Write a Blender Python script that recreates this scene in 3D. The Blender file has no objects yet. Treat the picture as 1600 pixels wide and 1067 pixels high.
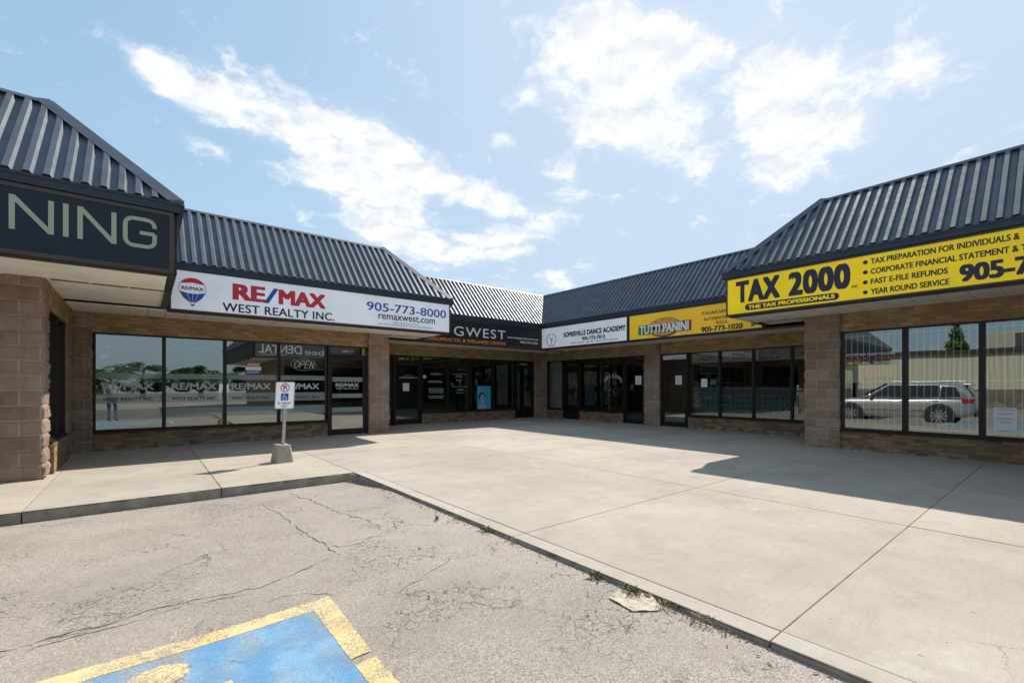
import bpy, bmesh, math, random
from mathutils import Vector, Matrix, noise
R = math.radians
random.seed(7)
SC = bpy.context.scene
COL = SC.collection

# ------------------------------------------------------------------ camera, light, exposure
CAM_H = 1.25
HEAD = 0.8912                      # angle between the left wing's long axis (X) and the view
cam_d = bpy.data.cameras.new('camera'); cam = bpy.data.objects.new('camera', cam_d); COL.objects.link(cam)
cam_d.sensor_width = 36; cam_d.lens = 36 * 712.9 / 1600
cam_d.shift_y = 70.8 / 1600
cam_d.clip_start = 0.05; cam_d.clip_end = 3000
cam.location = (0, 0, CAM_H)
fw = Vector((math.cos(HEAD), math.sin(HEAD), 0))
cam.rotation_euler = (R(90), 0, math.atan2(fw.y, fw.x) - R(90))
SC.camera = cam

SUN_AZ = math.atan2(.335, .945)    # from +X towards +Y
SUN_EL = R(46.7)
sun_vec = Vector((math.cos(SUN_AZ) * math.cos(SUN_EL), math.sin(SUN_AZ) * math.cos(SUN_EL), math.sin(SUN_EL)))
sun_d = bpy.data.lights.new('sun', 'SUN'); sun = bpy.data.objects.new('sun', sun_d); COL.objects.link(sun)
sun_d.energy = 2.95; sun_d.angle = R(.55); sun_d.color = (1, .95, .87)
sun.rotation_euler = sun_vec.to_track_quat('Z', 'Y').to_euler()
sun.location = (20, 10, 30)

SC.view_settings.view_transform = 'Standard'; SC.view_settings.look = 'None'
SC.view_settings.exposure = 1.1; SC.view_settings.gamma = 1
SC.cycles.max_bounces = 10; SC.cycles.transparent_max_bounces = 16
SC.cycles.sample_clamp_indirect = 6; SC.cycles.caustics_reflective = False; SC.cycles.caustics_refractive = False
try: SC.cycles.use_denoising = True
except Exception: pass

# ------------------------------------------------------------------ node helper
class NT:
    def __init__(s, tree): s.t = tree; s.n = tree.nodes; s.l = tree.links
    def add(s, typ, **kw):
        n = s.n.new('ShaderNode' + typ)
        for k, v in kw.items(): setattr(n, k, v)
        return n
    def put(s, node, key, v):
        if v is None: return
        sock = node.inputs[key]
        if hasattr(v, 'is_output'): s.l.new(v, sock)
        else: sock.default_value = v
    def math(s, op, a, b=None, c=None, clamp=False):
        n = s.add('Math', operation=op, use_clamp=clamp)
        s.put(n, 0, a); s.put(n, 1, b); s.put(n, 2, c); return n.outputs[0]
    def vmath(s, op, a, b=None, out=0):
        n = s.add('VectorMath', operation=op); s.put(n, 0, a); s.put(n, 1, b); return n.outputs[out]
    def noise(s, vec, scale, detail=3, rough=.55, dist=0, col=False):
        n = s.add('TexNoise'); s.put(n, 'Vector', vec); s.put(n, 'Scale', scale); s.put(n, 'Detail', detail)
        s.put(n, 'Roughness', rough); s.put(n, 'Distortion', dist); return n.outputs[1 if col else 0]
    def ramp(s, fac, a, b, lo=0., hi=1.):
        n = s.add('MapRange', interpolation_type='SMOOTHSTEP'); s.put(n, 0, fac); s.put(n, 1, a); s.put(n, 2, b); s.put(n, 3, lo); s.put(n, 4, hi)
        return n.outputs[0]
    def mix(s, f, a, b, mode='MIX'):
        n = s.add('Mix', data_type='RGBA', blend_type=mode); s.put(n, 0, f)
        s.put(n, 6, c4(a)); s.put(n, 7, c4(b)); return n.outputs[2]
    def bump(s, h, strength, dist=.01, normal=None):
        n = s.add('Bump'); s.put(n, 'Height', h); s.put(n, 'Strength', strength); s.put(n, 'Distance', dist); s.put(n, 'Normal', normal); return n.outputs[0]
    def pos(s): return s.add('NewGeometry').outputs['Position']
def c4(c):
    if hasattr(c, 'is_output'): return c
    return tuple(c) + (1,) if len(c) == 3 else tuple(c)

def material(name):
    m = bpy.data.materials.new(name); m.use_nodes = True
    nt = NT(m.node_tree); b = m.node_tree.nodes['Principled BSDF']
    return m, nt, b
def setb(nt, b, base=None, rough=None, metal=None, spec=None, normal=None, alpha=None):
    if base is not None: nt.put(b, 'Base Color', c4(base))
    nt.put(b, 'Roughness', rough); nt.put(b, 'Metallic', metal); nt.put(b, 'Specular IOR Level', spec)
    nt.put(b, 'Normal', normal); nt.put(b, 'Alpha', alpha)

# ------------------------------------------------------------------ sky with clouds
W = bpy.data.worlds.new('World'); SC.world = W; W.use_nodes = True
try: W.cycles.sampling_method = 'MANUAL'; W.cycles.sample_map_resolution = 512
except Exception: pass
wn = NT(W.node_tree); bg = W.node_tree.nodes['Background']; bg.inputs[1].default_value = 0.1
sky = wn.add('TexSky', sky_type='NISHITA'); sky.sun_disc = False
sky.sun_elevation = SUN_EL; sky.sun_rotation = R(90) - SUN_AZ
sky.air_density = 1.0; sky.dust_density = 1.6; sky.ozone_density = 1.6
BLOBS = [(0.027, 1.198, -15.307, -3.358, 7.302, -18.189, 1.0), (0.118, 1.221, -8.712, -1.142, 2.201, -13.009, 1.0), (0.263, 1.221, -6.742, -0.264, 1.888, -9.505, 1.0), (0.406, 1.235, -6.659, 0.198, 2.818, -7.866, 1.0), (0.523, 1.216, -5.93, -1.01, 3.033, -8.022, 0.9), (0.515, 1.391, -6.762, 2.506, -0.623, 10.666, 1.03), (0.394, 1.364, -6.719, 1.941, 8.381, 11.431, 0.98), (0.65, 1.512, -6.508, 2.009, -0.795, 4.838, 1.25), (0.592, 1.199, -6.354, 0.048, 2.095, -12.824, 0.8), (0.789, 1.2, -5.678, 2.889, -2.947, -11.735, 0.9), (0.925, 1.178, -6.937, 2.696, -2.376, -14.61, 0.78), (0.988, 1.457, -4.098, 3.252, -5.205, -4.41, 1.35), (1.09, 1.349, -7.896, 6.38, -7.5, -5.984, 0.90), (0.161, 1.088, -21.225, -16.875, 30.54, -30.323, 0.4), (0.108, 1.389, -21.97, 5.532, 0.225, 25.302, 0.65), (0.158, 1.409, -32.496, 12.102, -16.771, 42.039, 0.45), (0.72, 0.571, -6.144, 5.072, 10.321, 12.09, 1.1), (0.849, 0.51, -5.301, 8.814, 13.465, 19.51, 1.0), (0.87, 0.69, -3.855, 4.862, 3.646, 5.294, 1.2), (1.027, 0.653, -5.173, 5.819, 5.48, 8.199, 1.0), (0.714, 0.8, -24.862, 22.189, 15.25, 18.571, 0.5), (1.16, 0.463, -4.001, 10.021, 2.426, 3.417, 1.25), (1.177, 0.338, -3.329, 11.596, 6.967, 4.319, 1.0), (1.215, 0.225, -2.989, 19.454, 13.844, 6.553, 0.9), (1.309, 0.46, -3.319, 9.436, 4.312, 3.999, 1.0), (1.327, 0.342, -3.986, 15.489, 8.415, 7.547, 0.7), (1.226, 0.677, -7.06, 12.776, 11.39, 7.479, 0.6), (0.751, 0.97, -20.945, 16.207, 15.714, 22.607, 0.94), (0.925, 0.94, -11.343, 12.634, 11.468, 11.28, 0.78), (1.045, 0.991, -12.823, 13.526, 5.531, 6.344, 0.65), (1.114, 1.164, -9.076, 8.688, 7.938, 5.677, 0.65), (1.448, 1.463, -8.638, 8.55, 4.216, 7.697, 1.17), (1.352, 1.673, -10.412, 8.413, 5.829, 13.562, 0.78), (0.804, 1.383, -19.758, 11.484, 11.278, 15.887, 0.4), (0.829, 0.589, -4.493, 6.324, 3.727, 6.704, 0.8), (0.406, 1.616, -23.058, 10.327, 8.634, 15.258, 0.2), (0.818, 1.55, -8.967, 2.933, -3.905, 8.203, 0.8),
         (-.80, -.45, 1.9, .2, -.2, 1.9, 1.0), (-1.15, .45, 2.6, .3, -.3, 2.2, .9), (.15, -1.0, 2.2, .2, -.3, 2.6, 1.0), (-1.3, -1.0, 2.4, .3, -.4, 2.4, .9)]  # unseen clouds behind the camera, enlarged to fill the shaded facades
def build_sky():
    tc = wn.add('TexCoord').outputs['Generated']
    sep = wn.add('SeparateXYZ'); wn.put(sep, 0, tc)
    zz = wn.math('ADD', wn.math('MAXIMUM', sep.outputs[2], 0.0), .25)
    cmb = wn.add('CombineXYZ'); wn.put(cmb, 0, wn.math('DIVIDE', sep.outputs[0], zz)); wn.put(cmb, 1, wn.math('DIVIDE', sep.outputs[1], zz))
    p = cmb.outputs[0]
    w1 = wn.vmath('SUBTRACT', wn.noise(p, 5, 4, .6, col=True), (.5, .5, .5))
    w1 = wn.vmath('MULTIPLY', w1, (.10, .10, 0))
    w2 = wn.vmath('MULTIPLY', wn.vmath('SUBTRACT', wn.noise(p, 22, 3, .6, col=True), (.5, .5, .5)), (.03, .03, 0))
    q = wn.vmath('ADD', wn.vmath('ADD', p, w1), w2)
    acc = None
    for (cx, cy, a, b, c, d, w) in BLOBS:
        r = wn.vmath('SUBTRACT', q, (cx, cy, 0))
        u = wn.vmath('DOT_PRODUCT', r, (a, b, 0), 1); v = wn.vmath('DOT_PRODUCT', r, (c, d, 0), 1)
        rr = wn.math('MULTIPLY_ADD', u, u, wn.math('MULTIPLY', v, v))
        g = wn.math('MULTIPLY', wn.math('EXPONENT', wn.math('MULTIPLY', rr, -1.35)), w)
        acc = g if acc is None else wn.math('ADD', acc, g)
    acc = wn.math('MINIMUM', acc, 1.1)
    n = wn.noise(q, 8, 12, .68)
    n2 = wn.noise(q, 2.6, 5, .55)
    off = wn.vmath('ADD', q, (.030, .010, 0))                     # a look towards the sun, for the shading of the heaps
    dens = wn.math('ADD', wn.math('MULTIPLY', acc, 1.08), wn.math('MULTIPLY', wn.math('SUBTRACT', n, .5), 3.5))
    dens = wn.math('ADD', dens, wn.math('MULTIPLY', wn.math('SUBTRACT', n2, .5), .9))
    al = wn.math('POWER', wn.ramp(dens, .22, 1.28), .9)
    wisp = wn.math('MULTIPLY', wn.ramp(wn.math('ADD', acc, wn.math('MULTIPLY', wn.math('SUBTRACT', n2, .5), 1.4)), .10, .8), .22)
    al = wn.math('MAXIMUM', al, wisp)
    rel = wn.math('SUBTRACT', wn.noise(off, 8, 6, .55), wn.noise(q, 8, 6, .55))
    core = wn.ramp(wn.math('ADD', wn.math('MULTIPLY', rel, 3.2), wn.math('MULTIPLY', wn.math('SUBTRACT', dens, 1.1), .42)), -.35, .60)
    ccol = wn.mix(core, (5.1, 5.1, 5.15), (3.85, 4.05, 4.4))
    dt = wn.vmath('DOT_PRODUCT', tc, tuple(sun_vec), 1)           # clouds away from the sun brightened; the unseen ones fill the shaded facades
    ccol = wn.mix(1., ccol, wn.mix(wn.ramp(dt, .55, -.35), (1, 1, 1), (1.2, 1.2, 1.2)), 'MULTIPLY')
    sc = wn.add('SeparateColor'); wn.put(sc, 0, sky.outputs[0]); cc = wn.add('CombineColor')
    for k, (K, G) in enumerate(((1.75, 1.64), (1.70, 2.08), (2.1, 2.10))):   # roll the bright circumsolar glow off, as thin haze does
        e = wn.math('EXPONENT', wn.math('DIVIDE', sc.outputs[k], -K)); wn.put(cc, k, wn.math('MULTIPLY', wn.math('SUBTRACT', 1., e), K * G))
    haze = cc.outputs[0]
    out = wn.mix(al, haze, ccol)
    wn.l.new(out, bg.inputs[0])
build_sky()

# ------------------------------------------------------------------ materials
def brick_mat(name, axis, c1, c2, mortar, bw=.2, rh=.067, ms=.008, bumpd=.006, uv=False, rough_noise=.0):
    m, nt, b = material(name)
    if uv: vec = nt.add('UVMap').outputs[0]
    else:
        sp = nt.add('SeparateXYZ'); nt.put(sp, 0, nt.pos())
        cb = nt.add('CombineXYZ'); nt.put(cb, 0, sp.outputs[0 if axis == 'X' else 1]); nt.put(cb, 1, sp.outputs[2]); vec = cb.outputs[0]
    vec = nt.vmath('ADD', vec, (50.03, 20.0, 0))
    br = nt.add('TexBrick'); nt.put(br, 'Vector', vec); nt.put(br, 'Color1', c4(c1)); nt.put(br, 'Color2', c4(c2)); nt.put(br, 'Mortar', c4(mortar))
    nt.put(br, 'Scale', 1.0); nt.put(br, 'Brick Width', bw); nt.put(br, 'Row Height', rh); nt.put(br, 'Mortar Size', ms); nt.put(br, 'Mortar Smooth', .3); nt.put(br, 'Bias', -.1)
    P = nt.pos()
    col = nt.mix(nt.ramp(nt.noise(P, 1.6, 4), .3, .75, 0, .55), br.outputs[0], nt.mix(1., br.outputs[0], (.62, .58, .58), 'MULTIPLY'))
    g = nt.noise(P, 70, 4, .7)
    col = nt.mix(nt.ramp(g, .35, .75, 0, .5), col, nt.mix(1., col, (.45, .42, .4), 'MULTIPLY'))
    sp2 = nt.add('SeparateXYZ'); nt.put(sp2, 0, P)
    stain = nt.math('MULTIPLY', nt.ramp(nt.noise(P, 7, 5, .6), .5, .62), nt.ramp(sp2.outputs[2], .13, .03, 0, .55))
    col = nt.mix(stain, col, (.36, .35, .33))
    h = nt.math('ADD', nt.math('MULTIPLY', br.outputs[1], -1.), nt.math('MULTIPLY', nt.noise(P, 45, 5, .65), .5 + rough_noise))
    setb(nt, b, col, .9, spec=.2, normal=nt.bump(h, .8, bumpd))
    return m
BR_A, BR_B, BR_M = (.54, .375, .19), (.31, .185, .10), (.33, .26, .18)
M_brick = {'X': brick_mat('brick_lintel_x', 'X', BR_A, BR_B, BR_M), 'Y': brick_mat('brick_lintel_y', 'Y', BR_A, BR_B, BR_M)}
M_bbase = {'X': brick_mat('brick_base_x', 'X', (.37, .235, .13), (.15, .088, .055), (.22, .17, .125)), 'Y': brick_mat('brick_base_y', 'Y', (.37, .235, .13), (.15, .088, .055), (.22, .17, .125))}
M_block = brick_mat('split_face_block', 'X', (.45, .33, .25), (.34, .24, .175), (.54, .45, .37), .4, .2, .011, .02, uv=True, rough_noise=1.2)

def simple(name, base, rough=.5, metal=0, spec=.5, var=.0, vscale=6, bump=0, bscale=60, dust=None):
    m, nt, b = material(name); col = base
    P = nt.pos()
    if var: col = nt.mix(nt.ramp(nt.noise(P, vscale, 5, .6), .3, .7), tuple(x * (1 - var) for x in base), tuple(min(1, x * (1 + var)) for x in base))
    if dust: col = nt.mix(nt.ramp(nt.noise(P, 2.3, 6, .65), .45, .8, 0, .5), col, dust)
    setb(nt, b, col, rough, metal, spec, normal=nt.bump(nt.noise(P, bscale, 4), bump, .004) if bump else None)
    return m
def roof_material():
    m, nt, b = material('painted_steel_roof'); P = nt.pos()
    col = nt.mix(nt.ramp(nt.noise(P, 3, 5, .6), .3, .75), (.080, .094, .116), (.112, .129, .155))
    setb(nt, b, col, nt.ramp(nt.noise(P, 8, 4), .3, .7, .45, .58), .30, .55)
    return m
M_roof = roof_material()
M_gutter = simple('gutter_paint', (.022, .031, .045), .42, 0, .4, .18, 3)
M_bronze = simple('sign_frame_bronze', (.062, .052, .048), .5, .2, .4, .15, 5)
M_frame = simple('window_frame_bronze', (.018, .013, .011), .45, .2, .4, .2, 9)
M_soffit = simple('soffit_cream', (.92, .88, .78), .6, 0, .3, .06, 2, dust=(.62, .57, .47))
M_soffg = simple('soffit_groove', (.42, .38, .31), .8)
M_dark = simple('dark_bulkhead', (.05, .045, .042), .7, 0, .2, .2, 5)
def add_glow(m, k):
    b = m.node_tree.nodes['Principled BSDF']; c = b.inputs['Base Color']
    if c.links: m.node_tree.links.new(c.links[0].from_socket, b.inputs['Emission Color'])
    b.inputs['Emission Strength'].default_value = k; return m      # faint glow added to brighten the shaded sign faces
M_white = add_glow(simple('white_sign_face', (.78, .80, .86), .4, 0, .3, .06, 1.1), .08)
M_yellow = add_glow(simple('yellow_sign_face', (.84, .60, .012), .4, 0, .3, .08, 1.1), .11)
M_amber = add_glow(simple('amber_sign_face', (.80, .48, .03), .4, 0, .3, .08, 1.1), .08)
M_navy = simple('navy_sign_face', (.012, .020, .032), .5, 0, .3, .1, 2)
M_black = simple('black_sign_face', (.016, .013, .016), .4, 0, .3, .1, 2)
T_red = simple('red_vinyl', (.58, .02, .035), .45); T_blue = simple('blue_vinyl', (.015, .08, .36), .45)
T_ink = simple('navy_ink', (.012, .016, .035), .45); T_black = simple('black_vinyl', (.012, .012, .013), .45)
T_white = simple('white_vinyl', (.78, .78, .78), .5); T_sage = simple('sage_vinyl', (.36, .38, .27), .5)
T_orange = simple('orange_vinyl', (.75, .20, .04), .5); T_green = simple('green_vinyl', (.02, .24, .09), .5)
T_bun = simple('bun_print', (.66, .33, .09), .5); T_redp = simple('brick_red_print', (.42, .045, .03), .5)
T_grey = simple('grey_vinyl', (.30, .30, .30), .6); T_lead = simple('worn_lead_grey', (.16, .16, .16), .6)
M_paper = simple('paper', (.72, .74, .78), .8, var=.05); M_inkgrey = simple('printed_grey', (.2, .2, .22), .8)
M_galv = simple('galvanised_steel', (.42, .44, .46), .42, .7, .5, .2, 30)
M_concbase = simple('cast_concrete', (.36, .325, .275), .92, 0, .15, .22, 40, .5, 120)
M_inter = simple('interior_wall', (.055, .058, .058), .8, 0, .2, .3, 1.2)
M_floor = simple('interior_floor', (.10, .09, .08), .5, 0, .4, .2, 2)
M_doorw = simple('aluminium_threshold', (.5, .5, .5), .4, .6)
M_film = simple('white_window_film', (.55, .60, .56), .6, var=.1)
M_grille = simple('white_bar_paint', (.8, .82, .8), .5)
M_handle = simple('dark_handle', (.03, .025, .02), .35, .5)
M_deck = simple('flat_roof_membrane', (.12, .12, .12), .9, var=.2)

def glass_material(name, refl, tint):
    m = bpy.data.materials.new(name); m.use_nodes = True; nt = NT(m.node_tree)
    for n in list(nt.n):
        if n.type != 'OUTPUT_MATERIAL': nt.n.remove(n)
    out = [n for n in nt.n if n.type == 'OUTPUT_MATERIAL'][0]
    lw = nt.add('Fresnel'); nt.put(lw, 0, 1.45)
    f = nt.math('MULTIPLY_ADD', lw.outputs[0], 1.5, refl, True)
    tr = nt.add('BsdfTransparent'); nt.put(tr, 0, c4(tint))
    gl = nt.add('BsdfGlossy'); nt.put(gl, 'Roughness', .0); nt.put(gl, 'Color', (.92, 1.0, .97, 1))
    P = nt.pos(); nt.put(gl, 'Normal', nt.bump(nt.noise(P, .8, 1), .0022, 1.0))
    mx = nt.add('MixShader'); nt.put(mx, 0, f); nt.l.new(tr.outputs[0], mx.inputs[1]); nt.l.new(gl.outputs[0], mx.inputs[2])
    nt.l.new(mx.outputs[0], out.inputs[0]); return m
M_glass = glass_material('window_glass', .19, (.84, .88, .86))
M_glassb = glass_material('window_glass_bright', .25, (.62, .66, .64))
M_glassd = glass_material('window_glass_shaded', .06, (.6, .66, .64))
def film_material():
    m, nt, b = material('frosted_film'); setb(nt, b, (.52, .62, .60), .6, spec=.3, alpha=.42); return m
M_frost = film_material()
def frost_text(name, col, a):
    m, nt, b = material(name); setb(nt, b, col, .6, alpha=a); return m
T_frost = frost_text('frosted_lettering', (.62, .68, .66), .6)
T_frostd = frost_text('dark_lettering', (.03, .045, .045), .8)
T_window = frost_text('white_window_lettering', (.75, .78, .78), .8)

def concrete_material(k, tone):
    m, nt, b = material('plaza_concrete'); P = nt.pos()
    A, B = [tuple(x * t for x, t in zip(c, tone)) for c in ((.405, .350, .288), (.490, .430, .360))]
    col = nt.mix(nt.ramp(nt.noise(P, .55, 6, .6), .3, .7), A, B)
    col = nt.mix(nt.ramp(nt.noise(nt.vmath('ADD', P, (k * 13, 5, 0)), 2.2, 7, .72), .42, .74, 0, .55), col, nt.mix(1., col, (.74, .73, .72), 'MULTIPLY'))
    col = nt.mix(nt.ramp(nt.noise(nt.vmath('ADD', P, (3, k * 7, 0)), 1.1, 6, .7), .56, .74, 0, .45), col, (.36, .28, .20))
    col = nt.mix(nt.ramp(nt.noise(nt.vmath('ADD', P, (9, 4, k)), 1.7, 6, .7), .57, .72, 0, .5), col, (.55, .51, .45))
    col = nt.mix(nt.ramp(nt.noise(P, 190, 3, .8), .42, .72, 0, .6), col, nt.mix(1., col, (.58, .56, .53), 'MULTIPLY'))
    col = nt.mix(nt.ramp(nt.noise(P, 120, 3, .8), .60, .74, 0, .5), col, (.64, .60, .53))
    # finishing swirls and trowel marks
    st = nt.add('Mapping'); nt.put(st, 'Vector', nt.vmath('ADD', P, nt.vmath('MULTIPLY', nt.noise(P, .9, 2, .5, col=True), (.5, .5, 0)))); st.inputs['Scale'].default_value = (1.2, 38, 1); st.inputs['Rotation'].default_value = (0, 0, R(8 + 9 * k))
    col = nt.mix(nt.ramp(nt.noise(st.outputs[0], 1.0, 5, .65), .44, .72, 0, .17), col, nt.mix(1., col, (.66, .64, .62), 'MULTIPLY'))
    gum = nt.add('TexVoronoi'); nt.put(gum, 'Vector', P); nt.put(gum, 'Scale', 2.6)
    gs = nt.math('LESS_THAN', nt.math('ADD', gum.outputs['Distance'], nt.math('MULTIPLY', nt.noise(P, 60, 2), .02)), .042)
    sg = nt.add('SeparateColor'); nt.put(sg, 0, gum.outputs['Color']); gs = nt.math('MULTIPLY', gs, nt.ramp(sg.outputs[0], .35, .8, 0, .55))
    col = nt.mix(gs, col, (.12, .105, .09))
    sp = nt.ramp(nt.noise(P, 21, 2, .5), .735, .76)
    col = nt.mix(nt.math('MULTIPLY', sp, .8), col, (.07, .06, .05))
    # hairline cracks
    cz = nt.add('TexVoronoi', feature='DISTANCE_TO_EDGE'); nt.put(cz, 'Vector', nt.vmath('ADD', P, nt.vmath('MULTIPLY', nt.noise(P, 5, 5, .7, col=True), (.22, .22, 0)))); nt.put(cz, 'Scale', .75)
    cm = nt.math('MULTIPLY', nt.ramp(cz.outputs[0], .0028, .0006), nt.ramp(nt.noise(nt.vmath('ADD', P, (k * 3, 8, 0)), .7, 2), .52, .60))
    col = nt.mix(nt.math('MULTIPLY', cm, .6), col, (.10, .085, .07))
    h = nt.math('ADD', nt.noise(P, 150, 4, .7), nt.math('MULTIPLY', nt.noise(P, 6, 3), .6))
    setb(nt, b, col, .88, spec=.18, normal=nt.bump(h, .4, .006)); return m
M_conc = [concrete_material(0, (1, 1, 1)), concrete_material(1, (.95, .95, .955)), concrete_material(2, (1.03, 1.025, 1.01))]
M_joint = simple('joint_dirt', (.20, .165, .125), .95, var=.65, vscale=5)
def asphalt_nodes(nt):
    P = nt.pos()
    agg = nt.add('TexVoronoi'); nt.put(agg, 'Vector', P); nt.put(agg, 'Scale', 165.); nt.put(agg, 'Randomness', 1.)
    sepc = nt.add('SeparateColor'); nt.put(sepc, 0, agg.outputs['Color'])
    base = nt.mix(nt.ramp(nt.noise(P, .8, 6, .6), .3, .7), (.335, .284, .232), (.43, .372, .312))
    stone = nt.mix(nt.ramp(sepc.outputs[0], .1, .95), (.19, .162, .135), (.62, .56, .485))
    col = nt.mix(nt.ramp(nt.noise(P, 2.5, 4, .6), .3, .7, .20, .48), base, stone)
    col = nt.mix(nt.ramp(nt.noise(P, 80, 5, .85), .40, .66, .0, .62), col, nt.mix(1., col, (.55, .53, .51), 'MULTIPLY'))
    pock = nt.ramp(nt.noise(P, 55, 5, .8), .585, .66, 0, .85)
    pmask = nt.ramp(nt.noise(P, 1.3, 4, .6), .40, .62, .12, 1)
    col = nt.mix(nt.math('MULTIPLY', pock, pmask), col, (.085, .075, .066))
    # crazed zones
    cz = nt.add('TexVoronoi', feature='DISTANCE_TO_EDGE'); nt.put(cz, 'Vector', nt.vmath('ADD', P, nt.vmath('MULTIPLY', nt.noise(P, 14, 4, .7, col=True), (.09, .09, 0)))); nt.put(cz, 'Scale', 17.)
    cm = nt.math('MULTIPLY', nt.ramp(nt.math('ADD', cz.outputs[0], nt.math('MULTIPLY', nt.math('SUBTRACT', nt.noise(P, 40, 4, .7), .5), .16)), .045, .0), nt.ramp(nt.noise(P, .95, 4, .6), .49, .60))
    col = nt.mix(nt.math('MULTIPLY', cm, .92), col, (.055, .048, .042))
    c2 = nt.add('TexVoronoi', feature='DISTANCE_TO_EDGE'); nt.put(c2, 'Vector', nt.vmath('ADD', nt.vmath('ADD', P, (4.3, 1.1, 0)), nt.vmath('MULTIPLY', nt.noise(P, 3.5, 6, .75, col=True), (.42, .42, 0)))); nt.put(c2, 'Scale', 2.1)
    m2 = nt.math('MULTIPLY', nt.ramp(nt.math('ADD', c2.outputs[0], nt.math('MULTIPLY', nt.math('SUBTRACT', nt.noise(P, 60, 4, .7), .5), .02)), .011, .0), nt.ramp(nt.noise(P, 1.9, 4, .6), .47, .58))
    col = nt.mix(nt.math('MULTIPLY', m2, .75), col, (.075, .066, .058))
    dk = nt.ramp(nt.noise(P, .42, 6, .65), .42, .66, 0, .6)
    col = nt.mix(dk, col, nt.mix(1., col, (.66, .66, .68), 'MULTIPLY'))
    col = nt.mix(nt.ramp(nt.noise(nt.vmath('ADD', P, (31, 7, 0)), .9, 4, .6), .58, .78, 0, .4), col, (.42, .34, .26))
    h = nt.math('ADD', nt.math('MULTIPLY', sepc.outputs[1], .5), nt.math('ADD', nt.noise(P, 120, 4, .8), nt.math('MULTIPLY', pock, -.8)))
    return P, col, h
def asphalt_material():
    m, nt, b = material('worn_asphalt'); P, col, h = asphalt_nodes(nt)
    setb(nt, b, col, .9, spec=.2, normal=nt.bump(h, .40, .006)); return m
M_asph = asphalt_material()
def paint_material(name, c, c2, wear=.52):
    m, nt, b = material(name); P, acol, h = asphalt_nodes(nt)
    pc = nt.mix(nt.ramp(nt.noise(P, 5, 5, .6), .35, .65), c, c2)
    pc = nt.mix(nt.ramp(nt.noise(P, 120, 3, .8), .35, .7, 0, .55), pc, tuple(x * .6 for x in c))
    n = nt.math('ADD', nt.math('MULTIPLY', nt.noise(P, 75, 4, .8), .55), nt.math('MULTIPLY', nt.noise(P, 2.6, 5, .65), .45))
    wearf = nt.ramp(n, wear, wear + .055, 0, .92)
    setb(nt, b, nt.mix(wearf, pc, acol), .85, spec=.2, normal=nt.bump(h, .5, .01)); return m
M_pyel = paint_material('yellow_road_paint', (.74, .55, .25), (.80, .64, .34), .503)
M_pblu = paint_material('blue_road_paint', (.14, .32, .52), (.25, .44, .61), .497)
M_crack = simple('crack_dirt', (.055, .047, .04), .98, var=.5, vscale=40)
def kerb_material():
    m, nt, b = material('kerb_face'); P = nt.pos()
    col = nt.mix(nt.ramp(nt.noise(P, 5, 6, .7), .35, .7), (.24, .22, .185), (.38, .345, .29))
    setb(nt, b, col, .95, spec=.15, normal=nt.bump(nt.noise(P, 50, 5, .7), .7, .02)); return m
M_kerbf = kerb_material()
M_leaf = [simple('leaf_green_a', (.05, .10, .018), .6, var=.4, vscale=3), simple('leaf_green_b', (.085, .15, .03), .6, var=.3, vscale=3)]
M_weed = [simple('weed_green', (.13, .16, .05), .6, var=.4, vscale=60), simple('weed_dry', (.33, .24, .10), .8, var=.3, vscale=60)]
M_bark = simple('bark', (.10, .07, .05), .9, var=.3)
M_card = simple('weathered_cardboard', (.50, .42, .31), .9, var=.15, vscale=18, bump=.3, bscale=90, dust=(.2, .15, .1))

# ------------------------------------------------------------------ mesh helpers
class Fr:
    """a wall's own axes: s to the right along the wall, d out of it, z up"""
    def __init__(s, o, r, n, axis): s.o = Vector(o); s.r = Vector(r); s.n = Vector(n); s.axis = axis
    def P(s, a, d, z): return s.o + s.r * a + s.n * d + Vector((0, 0, z))
    def off(s, d): return Fr(s.o + s.n * d, s.r, s.n, s.axis)
def FL(y): return Fr((0, y, 0), (1, 0, 0), (0, -1, 0), 'X')       # left wing, faces -Y
def FRt(x): return Fr((x, 0, 0), (0, -1, 0), (-1, 0, 0), 'Y')     # right wing, faces -X, s = -Y
def FE(x): return Fr((x, 0, 0), (0, 1, 0), (1, 0, 0), 'Y')        # faces +X, s = Y
def FN(y): return Fr((0, y, 0), (-1, 0, 0), (0, 1, 0), 'X')       # faces +Y, s = -X
FW = Fr((0, 0, 0), (1, 0, 0), (0, 1, 0), 'X')                     # world
ORI = {}
def thing(name, label, cat, loc, group=None):
    o = bpy.data.objects.new(name, None); COL.objects.link(o); o.location = loc; o.empty_display_size = .2
    o['label'] = label; o['category'] = cat
    if group: o['group'] = group
    ORI[o.name] = Vector(loc); return o
def tag(o, label, cat, group=None):
    o['label'] = label; o['category'] = cat
    if group: o['group'] = group
    return o
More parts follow.
